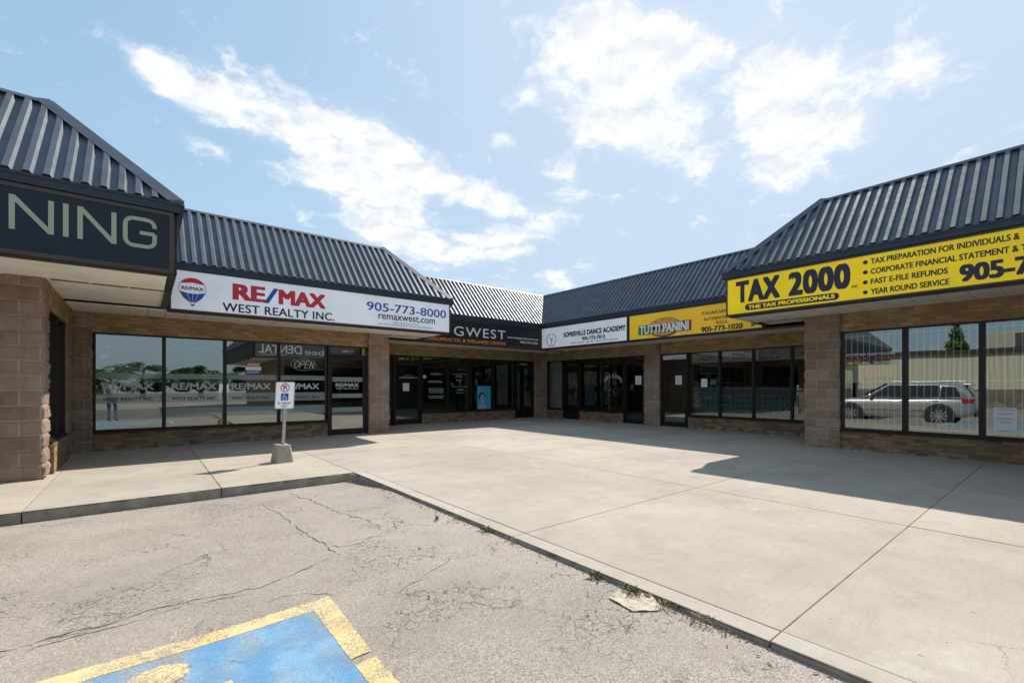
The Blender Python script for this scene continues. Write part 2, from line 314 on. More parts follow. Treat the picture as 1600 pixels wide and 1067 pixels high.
class MB:
    def __init__(s): s.v = []; s.f = []; s.m = []; s.uv = {}
    def face(s, pts, m=0, uv=None):
        i = len(s.v); s.v += [Vector(p) for p in pts]; s.f.append(tuple(range(i, i + len(pts)))); s.m.append(m)
        if uv: s.uv[len(s.f) - 1] = uv
    def box(s, fr, s0, s1, d0, d1, z0, z1, m=0):
        i = len(s.v)
        for z in (z0, z1):
            for a, d in ((s0, d0), (s1, d0), (s1, d1), (s0, d1)): s.v.append(fr.P(a, d, z))
        for q in ((0, 3, 2, 1), (4, 5, 6, 7), (0, 1, 5, 4), (1, 2, 6, 5), (2, 3, 7, 6), (3, 0, 4, 7)):
            s.f.append(tuple(i + k for k in q)); s.m.append(m)
        return s
    def prism(s, pts, vec, m=0):
        n = len(pts); i = len(s.v); vec = Vector(vec)
        s.v += [Vector(p) for p in pts] + [Vector(p) + vec for p in pts]
        s.f.append(tuple(i + k for k in range(n))); s.m.append(m)
        s.f.append(tuple(i + n + k for k in reversed(range(n)))); s.m.append(m)
        for k in range(n):
            j = (k + 1) % n; s.f.append((i + k, i + j, i + n + j, i + n + k)); s.m.append(m)
        return s
    def tube(s, p0, p1, r0, r1=None, n=10, m=0, caps=True):
        p0, p1 = Vector(p0), Vector(p1); r1 = r0 if r1 is None else r1
        ax = (p1 - p0).normalized(); a = ax.orthogonal().normalized(); b = ax.cross(a)
        i = len(s.v)
        for p, r in ((p0, r0), (p1, r1)):
            for k in range(n):
                t = 2 * math.pi * k / n; s.v.append(p + (a * math.cos(t) + b * math.sin(t)) * r)
        for k in range(n):
            j = (k + 1) % n; s.f.append((i + k, i + j, i + n + j, i + n + k)); s.m.append(m)
        if caps:
            s.f.append(tuple(i + k for k in reversed(range(n)))); s.m.append(m); s.f.append(tuple(i + n + k for k in range(n))); s.m.append(m)
        return s
    def build(s, name, mats, parent=None, smooth=False, bevel=0, recalc=True, label=None):
        if not isinstance(mats, (list, tuple)): mats = [mats]
        if parent is not None: off = ORI[parent.name]
        else:
            xs = [v.x for v in s.v]; ys = [v.y for v in s.v]; off = Vector(((min(xs) + max(xs)) / 2, (min(ys) + max(ys)) / 2, min(v.z for v in s.v)))
        me = bpy.data.meshes.new(name); me.from_pydata([tuple(v - off) for v in s.v], [], s.f)
        for m in mats: me.materials.append(m)
        me.polygons.foreach_set('material_index', s.m)
        if s.uv:
            ul = me.uv_layers.new(name='UVMap')
            for fi, uv in s.uv.items():
                for li, u in zip(me.polygons[fi].loop_indices, uv): ul.data[li].uv = u
        if recalc:
            bm = bmesh.new(); bm.from_mesh(me); bmesh.ops.recalc_face_normals(bm, faces=bm.faces); bm.to_mesh(me); bm.free()
        if smooth: me.polygons.foreach_set('use_smooth', [True] * len(me.polygons))
        me.update()
        o = bpy.data.objects.new(name, me); COL.objects.link(o)
        if parent is not None: o.parent = parent; 
        else: o.location = off
        if label: o['label'] = label
        if bevel:
            bv = o.modifiers.new('bevel', 'BEVEL'); bv.width = bevel; bv.segments = 2; bv.limit_method = 'ANGLE'
        ORI[o.name] = off.copy(); return o

def lettering(parent, fr, body, s0, s1, z0, z1, d, mat, bold=0., shear=0., name='lettering', spacing=1., dz=0., rot=None, thick=.0015):
    """writing as thin cut vinyl, fitted to a box on the wall; dz lifts the right end"""
    cu = bpy.data.curves.new(name, 'FONT'); cu.body = body; cu.size = 1;  cu.shear = shear; cu.space_character = spacing
    cu.resolution_u = 4; cu.align_x = 'CENTER'
    t = bpy.data.objects.new(name, cu); me = bpy.data.meshes.new_from_object(t)
    bpy.data.objects.remove(t); bpy.data.curves.remove(cu)
    xs = [v.co.x for v in me.vertices]; ys = [v.co.y for v in me.vertices]
    x0, x1, y0, y1 = min(xs), max(xs), min(ys), max(ys)
    off = ORI[parent.name]; q = bold * .95
    if q > 0:                          # heavier strokes: shifted copies of the glyphs a hair apart in depth
        V = [v.co.copy() for v in me.vertices]; Fc = [tuple(p.vertices) for p in me.polygons]; n = len(V); VV, FF = [], []
        for k, (dx, dy) in enumerate(((0, 0), (q, q * .6), (-q, q * .6), (q, -q * .6), (-q, -q * .6), (q, 0), (-q, 0))):
            VV += [(v.x + dx, v.y + dy, k) for v in V]; FF += [tuple(i + k * n for i in f) for f in Fc]
        me = bpy.data.meshes.new(name); me.from_pydata(VV, [], FF); x0 -= q; x1 += q; y0 -= q * .6; y1 += q * .6
    for v in me.vertices:
        d_ = d + (v.co.z * .0004 if q > 0 else 0)
        a = s0 + (v.co.x - x0) / (x1 - x0) * (s1 - s0); z = z0 + (v.co.y - y0) / (y1 - y0) * (z1 - z0)
        v.co = fr.P(a, d_, z) - off
    me.materials.clear(); me.materials.append(mat); me.name = name
    me.polygons.foreach_set('material_index', [0] * len(me.polygons))
    bm = bmesh.new(); bm.from_mesh(me)
    for f in bm.faces:
        if f.normal.dot(fr.n) < 0: f.normal_flip()
    bm.to_mesh(me); bm.free()
    o = bpy.data.objects.new(name, me); COL.objects.link(o); o.parent = parent; ORI[o.name] = off.copy(); return o
def stroke(mb, fr, pts, w, d, t=.002, m=0):
    """a flat brush line on a wall"""
    d00 = d
    for k, (a, b) in enumerate(zip(pts[:-1], pts[1:])):
        d = d00 + (k % 2) * .0005
        dx, dz = b[0] - a[0], b[1] - a[1]; L = math.hypot(dx, dz) or 1; nx, nz = -dz / L * w / 2, dx / L * w / 2
        mb.prism([fr.P(a[0] + nx, d, a[1] + nz), fr.P(b[0] + nx, d, b[1] + nz), fr.P(b[0] - nx, d, b[1] - nz), fr.P(a[0] - nx, d, a[1] - nz)], fr.n * t, m)
def poly(mb, fr, pts, d, t=.002, m=0): mb.prism([fr.P(a, d, z) for a, z in pts], fr.n * t, m)
def ell(cx, cz, rx, rz, a0=0, a1=360, n=32): return [(cx + rx * math.cos(R(a0 + (a1 - a0) * k / n)), cz + rz * math.sin(R(a0 + (a1 - a0) * k / n))) for k in range(n + 1)]

def smst(a, b, x):
    t = min(1, max(0, (x - a) / (b - a))); return t * t * (3 - 2 * t)
def za(x, y):
    return -.12 + .086 * smst(.2, 2.4, x) * smst(6.6, 5.2, y) - .1 * min(2.5, max(0, -1.5 - x))

# ------------------------------------------------------------------ ground
def ground():
    xs = sorted(set([-1500, -600, -250, -120, -70, -45, -30, -22, -16, -12, -9, -7, -5.5] + [round(-4.5 + .25 * k, 3) for k in range(29)] + [3, 4, 6, 10, 16, 25, 40, 70, 120, 250, 600, 1500]))
    ys = sorted(set([-1500, -600, -250, -120, -70, -45, -30, -20, -12, -8, -5, -3] + [round(-2 + .25 * k, 3) for k in range(37)] + [8, 10, 14, 20, 30, 45, 70, 120, 250, 600, 1500]))
    mb = MB(); n = len(ys)
    for x in xs:
        for y in ys: mb.v.append(Vector((x, y, za(x, y) if x < 2.4 else za(2.4, y) - .1 * (x > 2.6))))
    for i in range(len(xs) - 1):
        for j in range(n - 1): mb.f.append((i * n + j, (i + 1) * n + j, (i + 1) * n + j + 1, i * n + j + 1)); mb.m.append(0)
    o = mb.build('asphalt_parking_lot', M_asph, smooth=True); o['kind'] = 'structure'
ground()
def pavement():
    mb = MB(); rs = random.Random(4)
    G = .0025
    def slab(x0, x1, y0, y1, gx0=G, gx1=G, gy0=G, gy1=G):
        b = .003
        X0, X1, Y0, Y1 = x0 + gx0, x1 - gx1, y0 + gy0, y1 - gy1
        dz = random.uniform(-.0015, .0015)
        lo = [(X0, Y0), (X1, Y0), (X1, Y1), (X0, Y1)]; hi = [(X0 + b, Y0 + b), (X1 - b, Y0 + b), (X1 - b, Y1 - b), (X0 + b, Y1 - b)]
        zt = dz
        mi = rs.choice((0, 2, 3)); mb.face([(x, y, zt) for x, y in hi], mi)
        for k in range(4):
            j = (k + 1) % 4
            mb.face([(*lo[k], zt - b), (*lo[j], zt - b), (*hi[j], zt), (*hi[k], zt)], mi)
            mb.face([(*lo[k], -.03), (*lo[j], -.03), (*lo[j], zt - b), (*lo[k], zt - b)], 1)
    # plaza: a kerb strip then wide panels
    ycut = [-14, -9, -7.05, -5.05, -3.05, -1.07, .95, 2.97, 4.98, 6.65]
    for a, b in zip(ycut[:-1], ycut[1:]):
        slab(2.40, 2.545, a, b, 0, .004, .003, .003)
        slab(2.545, 5.35, a, b, .0025, .004, .0025, .0025)
        slab(5.35, 8.2, a, b, .004, .0025); slab(8.2, 13.2, a, b)
    for a, b in ((6.65, 8.9), (8.9, 11.4), (11.4, 14.2)):
        slab(2.40, 5.35, a, b, .003, .005, .003 if a > 7 else .002, .003)
        slab(5.35, 8.2, a, b, .005, .003); slab(8.2, 13.2, a, b)
    xc = [-30, -24, -18, -12, -8, -5, -2.7, -.95, .75, 2.40]
    for a, b in zip(xc[:-1], xc[1:]): slab(a, b, 6.65, 12.3, .004, .004, 0, .003)
    mb.face([(-30, 6.70, -.0065), (2.44, 6.70, -.0065), (2.44, 14.2, -.0065), (-30, 14.2, -.0065)], 1)
    mb.face([(2.441, -14, -.0068), (13.2, -14, -.0068), (13.2, 14.2, -.0068), (2.441, 14.2, -.0068)], 1)
    o = mb.build('concrete_plaza', [M_conc[0], M_joint, M_conc[1], M_conc[2]], recalc=False); o['kind'] = 'structure'
    # kerb faces: weathered, uneven, with breaks
    kb = MB()
    def kerb(p0, p1, nrm, top):
        L = (Vector(p1) - Vector(p0)).length; n = int(L / .06); prev = None
        for k in range(n + 1):
            p = Vector(p0).lerp(Vector(p1), k / n); nz = noise.noise(p * 3) * .008 + noise.noise(p * 17) * .005
            q = [p + Vector(nrm) * (nz - .012) + Vector((0, 0, top)), p + Vector(nrm) * (.004 + nz) + Vector((0, 0, -.018)), p + Vector(nrm) * (.012 + nz * 1.3) + Vector((0, 0, -.3))]
            if prev:
                kb.face([prev[0], q[0], q[1], prev[1]]); kb.face([prev[1], q[1], q[2], prev[2]])
            prev = q
    for a, b in ((-30, -2.7), (-2.69, -.955), (-.945, .745), (.755, 2.33)): kerb((a, 6.65, 0), (b, 6.65, 0), (0, -1, 0), -.004)
    kerb((2.33, 6.65, 0), (2.40, 6.55, 0), (-.8, -.6, 0), -.004)
    for a, b in ((6.55, 2.975), (2.965, .955), (.945, -14)): kerb((2.40, a, 0), (2.40, b, 0), (-1, 0, 0), -.004)
    o = kb.build('kerb', M_kerbf, recalc=False, smooth=True); o['kind'] = 'structure'
pavement()
def ground_sheet(name, polys, mat, lift, step=.03):
    """paint laid on the uneven asphalt, cut into small pieces that follow it"""
    mb = MB()
    for P in polys:
        x0, x1 = min(p[0] for p in P), max(p[0] for p in P); y0, y1 = min(p[1] for p in P), max(p[1] for p in P)
        bm = bmesh.new(); f = bm.faces.new([bm.verts.new((x, y, 0)) for x, y in P])
        for ax, a, b in ((0, x0, x1), (1, y0, y1)):
            t = a + step
            while t < b:
                co = [0, 0, 0]; co[ax] = t; no = [0, 0, 0]; no[ax] = 1
                bmesh.ops.bisect_plane(bm, geom=bm.verts[:] + bm.edges[:] + bm.faces[:], plane_co=co, plane_no=no); t += step
        def jit(v): x, y = v.co.x, v.co.y; return (x + .007 * noise.noise((x * 45, y * 45, 1)) + .005 * noise.noise((x * 130, y * 130, 3)), y + .007 * noise.noise((x * 45, y * 45, 5)) + .005 * noise.noise((x * 130, y * 130, 7)), za(x, y) + lift)
        for f in bm.faces: mb.face([jit(v) for v in f.verts])
        bm.free()
    o = mb.build(name, mat, recalc=False)
    for p in o.data.polygons:
        if p.normal.z < 0: p.flip()
    o['kind'] = 'structure'; return o
ground_sheet('blue_bay_marking', [[(-1.6, .6), (.80, .6), (.80, 2.90), (-1.6, 2.90)]], M_pblu, .004)
ground_sheet('yellow_bay_border', [[(-1.73, 2.90), (.925, 2.90), (.925, 3.025), (-1.73, 3.025)], [(.80, 2.26), (.905, 2.26), (.925, 2.90), (.80, 2.90)], [(.81, 1.0), (.90, 1.0), (.905, 2.20), (.80, 2.20)]], M_pyel, .0055)
def arc_poly(cx, cy, r0, r1, a0, a1, n=20):
    o = [(cx + r1 * math.cos(R(a0 + (a1 - a0) * k / n)), cy + r1 * math.sin(R(a0 + (a1 - a0) * k / n))) for k in range(n + 1)]
    return o + [(cx + r0 * math.cos(R(a0 + (a1 - a0) * k / n)), cy + r0 * math.sin(R(a0 + (a1 - a0) * k / n))) for k in reversed(range(n + 1))]
def bay_symbol():
    head = [(.05 + .125 * math.cos(R(a)), 2.71 + .105 * math.sin(R(a))) for a in range(0, 360, 20)]
    P = [head, [(-.02, 2.22), (.09, 2.22), (.10, 2.59), (-.01, 2.59)], [(.10, 2.42), (.32, 2.38), (.32, 2.47), (.10, 2.51)], [(.10, 2.22), (.36, 2.20), (.50, 1.85), (.42, 1.82), (.30, 2.11), (.10, 2.13)]]
    a = arc_poly(.08, 2.05, .21, .29, 120, 330, 16)
    n = len(a) // 2
    P += [[a[k], a[k + 1], a[len(a) - 2 - k], a[len(a) - 1 - k]] for k in range(n - 1)]
    ground_sheet('yellow_bay_symbol', P, M_pyel, .0075)
bay_symbol()
CR = [[(1.46, 6.51), (1.52, 5.62), (1.57, 4.93), (1.64, 4.6), (1.71, 4.35), (1.71, 4.16), (1.71, 3.95)],
[(1.06, 5.88), (1.14, 4.98), (1.13, 4.56), (1.17, 4.2), (1.19, 3.95), (1.2, 3.74), (1.22, 3.64)],
[(1.2, 3.97), (1.29, 3.83), (1.41, 3.81), (1.55, 3.88), (1.6, 3.86), (1.71, 3.95)],
[(-1.6, 3.42), (-1.1, 3.47), (-0.58, 3.5), (-0.53, 3.5), (-0.39, 3.51), (-0.27, 3.52), (-0.19, 3.52), (0.02, 3.57), (0.24, 3.57), (0.59, 3.49), (0.7, 3.51), (0.85, 3.56), (1.02, 3.61), (1.19, 3.7)],
[(-1.5, 3.33), (-.8, 3.42), (-0.4, 3.44), (-0.15, 3.455), (.2, 3.50), (.6, 3.42)],
[(0.55, 3.24), (0.73, 3.22), (0.82, 3.18), (0.93, 3.05), (1.01, 2.96)], [(1.91, 4.2), (1.8, 3.95), (1.81, 3.85)],
[(1.88, 4.16), (1.94, 3.94), (2.07, 3.8), (2.16, 3.75)], [(1.84, 3.02), (1.75, 2.94), (1.6, 2.9), (1.44, 2.82), (1.34, 2.79), (1.22, 2.7)],
[(0.95, 2.57), (0.95, 2.51), (1.02, 2.47), (1.1, 2.44)], [(1.17, 2.37), (1.16, 2.29), (1.19, 2.23)], [(2.11, 2.3), (2.26, 2.21), (2.34, 2.11)],
[(2.16, 1.6), (2.09, 1.52), (2.0, 1.49), (1.97, 1.42)], [(2.2, 2.0), (2.12, 1.9), (2.16, 1.8)], [(1.2, 2.45), (1.3, 2.36), (1.42, 2.38), (1.5, 2.3)], [(.2, 2.75), (.4, 2.6), (.55, 2.62), (.7, 2.5)]]
CRW = [.011, .010, .009, .011, .008, .005, .008, .006, .005, .006, .007, .006, .008, .005, .006, .003]
def cracks():
    mb = MB(); rnd = random.Random(3)
    def run(P, w0, lift):
        # resample with fractal jitter
        pts = []
        for a, b in zip(P[:-1], P[1:]):
            L = math.hypot(b[0] - a[0], b[1] - a[1]); n = max(2, int(L / .018))
            for k in range(n):
                t = k / n; x = a[0] + (b[0] - a[0]) * t; y = a[1] + (b[1] - a[1]) * t
                j = noise.noise((x * 9, y * 9, 1)) * .035 + noise.noise((x * 40, y * 40, 2)) * .014
                k2 = noise.noise((x * 9, y * 9, 5)) * .03 + noise.noise((x * 40, y * 40, 7)) * .014
                pts.append((x + j, y + k2))
        prev = None
        for i, (x, y) in enumerate(pts):
            x1, y1 = pts[min(i + 1, len(pts) - 1)]; x0, y0 = pts[max(i - 1, 0)]
            dx, dy = x1 - x0, y1 - y0; L = math.hypot(dx, dy) or 1
            e = min(1, i / 6, (len(pts) - 1 - i) / 6)
            w = w0 * e * max(.08, .55 + 1.1 * noise.noise((x * 7, y * 7, 11)) + .7 * noise.noise((x * 55, y * 55, 4)))
            q = [Vector((x - dy / L * w, y + dx / L * w, 0)), Vector((x + dy / L * w, y - dx / L * w, 0))]
            for v in q: v.z = za(v.x, v.y) + lift
            if prev: mb.face([prev[0], prev[1], q[1], q[0]])
            prev = q
        return pts
    for i, (P, w) in enumerate(zip(CR, CRW)):
        pts = run(P, w * .50, .002 if i != 15 else .009)
        for k in range(len(pts) // 14):
            x, y = rnd.choice(pts); a = rnd.uniform(0, 6.28); L = rnd.uniform(.04, .14)
            if y < 3.04 and x < .95: continue
            run([(x, y), (x + L * .5 * math.cos(a), y + L * .5 * math.sin(a)), (x + L * math.cos(a + .6), y + L * math.sin(a + .6))], w * .3, .0025)
    o = mb.build('asphalt_cracks', M_crack, recalc=False); o['kind'] = 'structure'
cracks()

# ------------------------------------------------------------------ building pieces
def block_strip(name, fr, path, z0, z1, parent, amp=.016, cell=.022):
    """split-faced concrete block wall wrapped round a plan path of (s, d) points"""
    L = [0]
    for a, b in zip(path[:-1], path[1:]): L.append(L[-1] + math.hypot(b[0] - a[0], b[1] - a[1]))
    us = []
    for i in range(len(path) - 1):
        n = max(1, int(round((L[i + 1] - L[i]) / cell))); us += [(L[i] + (L[i + 1] - L[i]) * k / n, i) for k in range(n)]
    us.append((L[-1], len(path) - 2))
    nz = max(2, int(round((z1 - z0) / cell)))
    # normals per segment in (s,d): outward is to the left of travel or right; pick so that +d on a straight run
    segn = []
    for a, b in zip(path[:-1], path[1:]):
        l = math.hypot(b[0] - a[0], b[1] - a[1]); segn.append((-(b[1] - a[1]) / l, (b[0] - a[0]) / l))
    mb = MB(); cols = []
    for (u, i) in us:
        a, b = path[i], path[i + 1]; t = (u - L[i]) / (L[i + 1] - L[i]); s = a[0] + (b[0] - a[0]) * t; d = a[1] + (b[1] - a[1]) * t
        n = segn[i]
        if t < 1e-6 and i > 0: n = (n[0] + segn[i - 1][0], n[1] + segn[i - 1][1])
        col = []
        for k in range(nz + 1):
            z = z0 + (z1 - z0) * k / nz; p = fr.P(s, d, z)
            row = math.floor(z / .2 + 1e-6); uu = (u + (.2 if row % 2 else 0)) % .4
            e = min(uu, .4 - uu, z - row * .2, (row + 1) * .2 - z)
            h = amp * (.9 * noise.noise(p * 9) + .7 * noise.noise(p * 26) + .4 * noise.noise(p * 60))
            bulge = min(1, max(0, (e - .003) / .02)); h = (h + amp * .5) * bulge - amp * .55 * (1 - bulge)
            col.append(fr.P(s + n[0] * h, d + n[1] * h, z))
        cols.append(col)
    base = len(mb.v)
    for c in cols: mb.v += c
    for i in range(len(cols) - 1):
        for k in range(nz):
            mb.f.append((i * (nz + 1) + k, (i + 1) * (nz + 1) + k, (i + 1) * (nz + 1) + k + 1, i * (nz + 1) + k + 1)); mb.m.append(0)
            zA = z0 + (z1 - z0) * k / nz; zB = z0 + (z1 - z0) * (k + 1) / nz
            mb.uv[len(mb.f) - 1] = [(us[i][0], zA), (us[i + 1][0], zA), (us[i + 1][0], zB), (us[i][0], zB)]
    return mb.build(name, M_block, parent, recalc=False, smooth=True)

RUN, RISE, PITCH, RH = 1.36, 1.43, .162, .042
def canopy(root, fr, D, a, ea, b, eb, zs, soffit_pitch=.4, soffit_d0=-.16, s_soff=None, along=False, bulk=True, caps=True, Z=None):
    """metal mansard over a soffit; ends: 'hip', 'valley' or 'cut'. D is the front plane's d"""
    zg = zs + .79; zE = zg + .125; Ls = math.hypot(RUN, RISE); nd, nz = RISE / Ls, RUN / Ls
    def at(s, t, h=0): return fr.P(s, D + .03 - RUN * t + nd * h, zE + RISE * t + nz * h)
    def trange(s):
        lo, hi = 0., 1.
        if ea == 'hip': hi = min(hi, (s - a) / RUN)
        if ea == 'valley': lo = max(lo, (a - s) / RUN)
        if eb == 'hip': hi = min(hi, (b - s) / RUN)
        if eb == 'valley': lo = max(lo, (s - b) / RUN)
        return max(0, lo), hi
    s0 = a - RUN if ea == 'valley' else a; s1 = b + RUN if eb == 'valley' else b
    prof = []; k = math.floor(s0 / PITCH) - 1
    while k * PITCH < s1 + PITCH:
        o = k * PITCH; prof += [(o, 0), (o + .064, 0), (o + .064 + .022, RH), (o + .064 + .022 + .054, RH)]; k += 1
    def hat(q):
        for (sa, ha), (sb, hb) in zip(prof[:-1], prof[1:]):
            if sa <= q <= sb and sb > sa: return ha + (hb - ha) * (q - sa) / (sb - sa)
        return 0
    prof = [(s0, hat(s0))] + [(s, h) for s, h in prof if s0 + 1e-4 < s < s1 - 1e-4] + [(s1, hat(s1))]
    mb = MB()
    for (sa, ha), (sb, hb) in zip(prof[:-1], prof[1:]):
        la, ua = trange(sa); lb, ub = trange(sb)
        if ua <= la and ub <= lb: continue
        ua, ub = max(ua, la), max(ub, lb)
        mb.face([at(sa, la, ha), at(sb, lb, hb), at(sb, ub, hb), at(sa, ua, ha)])
        if ha == hb == RH and la <= 0 and lb <= 0 and ua > 0:
            mb.face([at(sa - .022, 0, 0), at(sb + .022, 0, 0), at(sb, 0, RH), at(sa, 0, RH)], 1)
    rf = mb.build('roof', [M_roof, M_dark], root, recalc=False)
    if abs(a) < 16 and (fr.o.y == 8.8 or fr.o.x == 10.95 or fr.o.y == 11.95):
        sb_ = MB(); k = math.floor(s0 / PITCH)
        while k * PITCH < s1:
            for off_, hh in ((.032, .0), (.113, RH)):
                s_ = k * PITCH + off_; lo, hi = trange(s_)
                for t in (.045, .52) if hh == 0 else (.30,):
                    if lo + .02 < t < hi - .05 and s_ > -4: c = at(s_, t, hh); n_ = (fr.n * nd + Vector((0, 0, nz))); sb_.tube(c, c + n_ * .008, .008, .006, n=6)
            k += 1
        if sb_.v: sb_.build('fasteners', M_galv, rf)
    if caps:
        cb = MB(); ra, rb = (a + RUN if ea == 'hip' else s0), (b - RUN if eb == 'hip' else s1)
        for _ in (0,):
            pts = [(D + .03 - RUN + nd * (RH + .002) + .07 * RUN / Ls, zE + RISE + nz * (RH + .002) - .07 * RISE / Ls), (D + .03 - RUN + nd * (RH + .004), zE + RISE + nz * (RH + .004) + .004), (D + .03 - RUN - .22, zE + RISE + .05), (D + .03 - RUN - .22, zE + RISE - .3), (D + .03 - RUN - .02, zE + RISE - .03)]
            cb.prism([fr.P(ra, d, z) for d, z in pts], fr.r * (rb - ra))
        cb.build('ridge_cap', M_roof, rf)
        for e, s_e, sg in ((ea, a, 1), (eb, b, -1)):
            if e == 'hip':
                hb = MB(); w = .085
                pr = []
                for t in (-.015, 1.0):
                    c = fr.P(s_e + sg * RUN * t, D + .03 - RUN * t, zE + RISE * t)
                    up = Vector((0, 0, RH + .03))
                    # point on own slope and on the neighbouring slope
                    q1 = c + fr.r * (sg * .13) + fr.n * nd * RH + Vector((0, 0, nz * RH + .006))
                    q2 = c - fr.n * .13 - fr.r * (sg * nd * RH) + Vector((0, 0, nz * RH + .006))
                    pr.append((q1, c + up + (fr.n - fr.r * sg) * .02, q2, c + Vector((0, 0, -.02))))
                for k in range(4):
                    j = (k + 1) % 4; hb.face([pr[0][k], pr[0][j], pr[1][j], pr[1][k]])
                hb.face([pr[0][k] for k in range(4)]); hb.face([pr[1][k] for k in reversed(range(4))])
                hb.build('hip_cap', M_roof, rf)
            if e == 'valley':
                vb = MB(); pr = []
                for t in (0, 1.0):
                    c = fr.P(s_e - sg * RUN * t, D + .03 - RUN * t, zE + RISE * t) + Vector((0, 0, .022))
                    pr.append((c + fr.r * (sg * .075) + Vector((0, 0, .03)), c, c + fr.n * .0 + fr.n * .075 + Vector((0, 0, .03))))
                vb.face([pr[0][0], pr[0][1], pr[1][1], pr[1][0]]); vb.face([pr[0][1], pr[0][2], pr[1][2], pr[1][1]])
                vb.build('valley_flashing', M_galv, rf, recalc=False)
    g0, g1 = a - (.03 if ea == 'hip' else 0), b + (.03 if eb == 'hip' else 0)
    gb = MB(); gb.box(fr, g0, g1, D - .04, D + .065, zg, zE - .004); gb.box(fr, g0, g1, D + .065, D + .075, zE - .035, zE - .004); gb.build('gutter', M_gutter, root)
    if bulk:
        bb = MB(); bb.box(fr, a + (.03 if ea == 'hip' else 0), b - (.03 if eb == 'hip' else 0), D - .09, D - .005, zs + .002, zg - .002); bb.build('bulkhead', M_dark, root)
    # soffit boards
    sb = MB(); c0, c1 = s_soff if s_soff else (a + .02, b - .02)
    if not along:
        n = max(1, int(round((c1 - c0) / soffit_pitch))); w = (c1 - c0) / n
        for k in range(n):
            if soffit_pitch < .2:
                sb.box(fr, c0 + k * w + .011, c0 + (k + 1) * w - .011, soffit_d0, D - .10, zs, zs + .025); continue
            sb.box(fr, c0 + k * w + .003, c0 + (k + 1) * w - .003, soffit_d0, D - .10, zs, zs + .02)
            sb.box(fr, c0 + k * w - .011, c0 + k * w + .011, soffit_d0, D - .10, zs - .009, zs - .0005)
        if soffit_pitch < .2: sb.box(fr, c0, c1, soffit_d0, D - .1, zs + .0255, zs + .03, 1)
    else:
        n = max(1, int(round((D - .1 - soffit_d0) / soffit_pitch))); w = (D - .1 - soffit_d0) / n
        for k in range(n):
            sb.box(fr, c0, c1, soffit_d0 + k * w + .003, soffit_d0 + (k + 1) * w - .012, zs, zs + .02)
        sb.box(fr, c0, c1, soffit_d0, D - .1, zs + .021, zs + .03, 1)
    sb.build('soffit', [M_soffit, M_soffg], root)
    tb = MB(); tb.box(fr, c0, c1, D - .1, D - .005, zs - .03, zs); tb.build('soffit_trim', M_bronze, root)

def window(root, fr, s0, s1, z0, z1, glass=None, rail=None, fw=.028, fm=None, dg=-.06):
    fm = fm or M_frame; mb = MB(); e = .03
    mb.box(fr, s0, s0 + fw, -.10, .0, z0, z1); mb.box(fr, s1 - fw, s1, -.10, .0, z0, z1)
    mb.box(fr, s0 + fw, s1 - fw, -.10, -.002, z0, z0 + e); mb.box(fr, s0 + fw, s1 - fw, -.10, -.002, z1 - e, z1)
    if rail: mb.box(fr, s0 + fw, s1 - fw, -.09, -.012, rail - .018, rail + .018)
    w = mb.build('window', fm, root, bevel=.003)
    g = MB(); g.face([fr.P(s0 + fw, dg, z0 + e), fr.P(s1 - fw, dg, z0 + e), fr.P(s1 - fw, dg, z1 - e), fr.P(s0 + fw, dg, z1 - e)])
    g.build('pane', glass or M_glass, w, recalc=False); return w
def door(root, fr, s0, s1, z1, glass=None, ztr=2.07, hinge='r', kick=.16, bar=True):
    mb = MB(); f = .045
    mb.box(fr, s0, s0 + f, -.11, .004, 0, z1); mb.box(fr, s1 - f, s1, -.11, .004, 0, z1)
    mb.box(fr, s0 + f, s1 - f, -.11, .002, z1 - .035, z1); mb.box(fr, s0 + f, s1 - f, -.11, .002, ztr - .03, ztr + .02)
    d = mb.build('door', M_frame, root, bevel=.003)
    lf = MB(); a, b = s0 + f + .004, s1 - f - .004
    lf.box(fr, a, a + .06, -.07, -.022, .012, ztr - .034); lf.box(fr, b - .06, b, -.07, -.022, .012, ztr - .034)
    lf.box(fr, a + .06, b - .06, -.07, -.024, .012, kick); lf.box(fr, a + .06, b - .06, -.07, -.024, ztr - .11, ztr - .034)
    lf.build('door_leaf', M_frame, d, bevel=.003)
    g = MB()
    for z0_, z1_, e0, e1 in ((kick, ztr - .11, a + .06, b - .06), (ztr + .02, z1 - .035, s0 + f, s1 - f)):
        g.face([fr.P(e0, -.05, z0_), fr.P(e1, -.05, z0_), fr.P(e1, -.05, z1_), fr.P(e0, -.05, z1_)])
    g.build('pane', glass or M_glass, d, recalc=False)
    hb = MB(); hs = a + .03 if hinge == 'r' else b - .03
    hb.box(fr, hs - .012, hs + .012, .012, .03, .82, 1.12); hb.box(fr, hs - .01, hs + .01, -.022, .013, .83, .86); hb.box(fr, hs - .01, hs + .01, -.022, .013, 1.08, 1.11)
    hb.tube(fr.P(hs, -.024, 1.22), fr.P(hs, -.012, 1.22), .018)
    hb.build('handle', M_handle, d, bevel=.002)
    t = MB(); t.box(fr, s0 + f, s1 - f, -.10, .03, .0, .011); t.build('threshold', M_doorw, d); return d
def wallbox(root, fr, s0, s1, d0, d1, z0, z1, kind, name='wall'):
    mb = MB(); mb.box(fr, s0, s1, d0, d1, z0, z1)
    return mb.build(name, (M_brick if kind == 'lintel' else M_bbase)[fr.axis], root)
def sill(root, fr, s0, s1, z):
    mb = MB(); mb.box(fr, s0, s1, -.10, .035, z - .032, z - .001); return mb.build('sill', M_frame, root, bevel=.003)
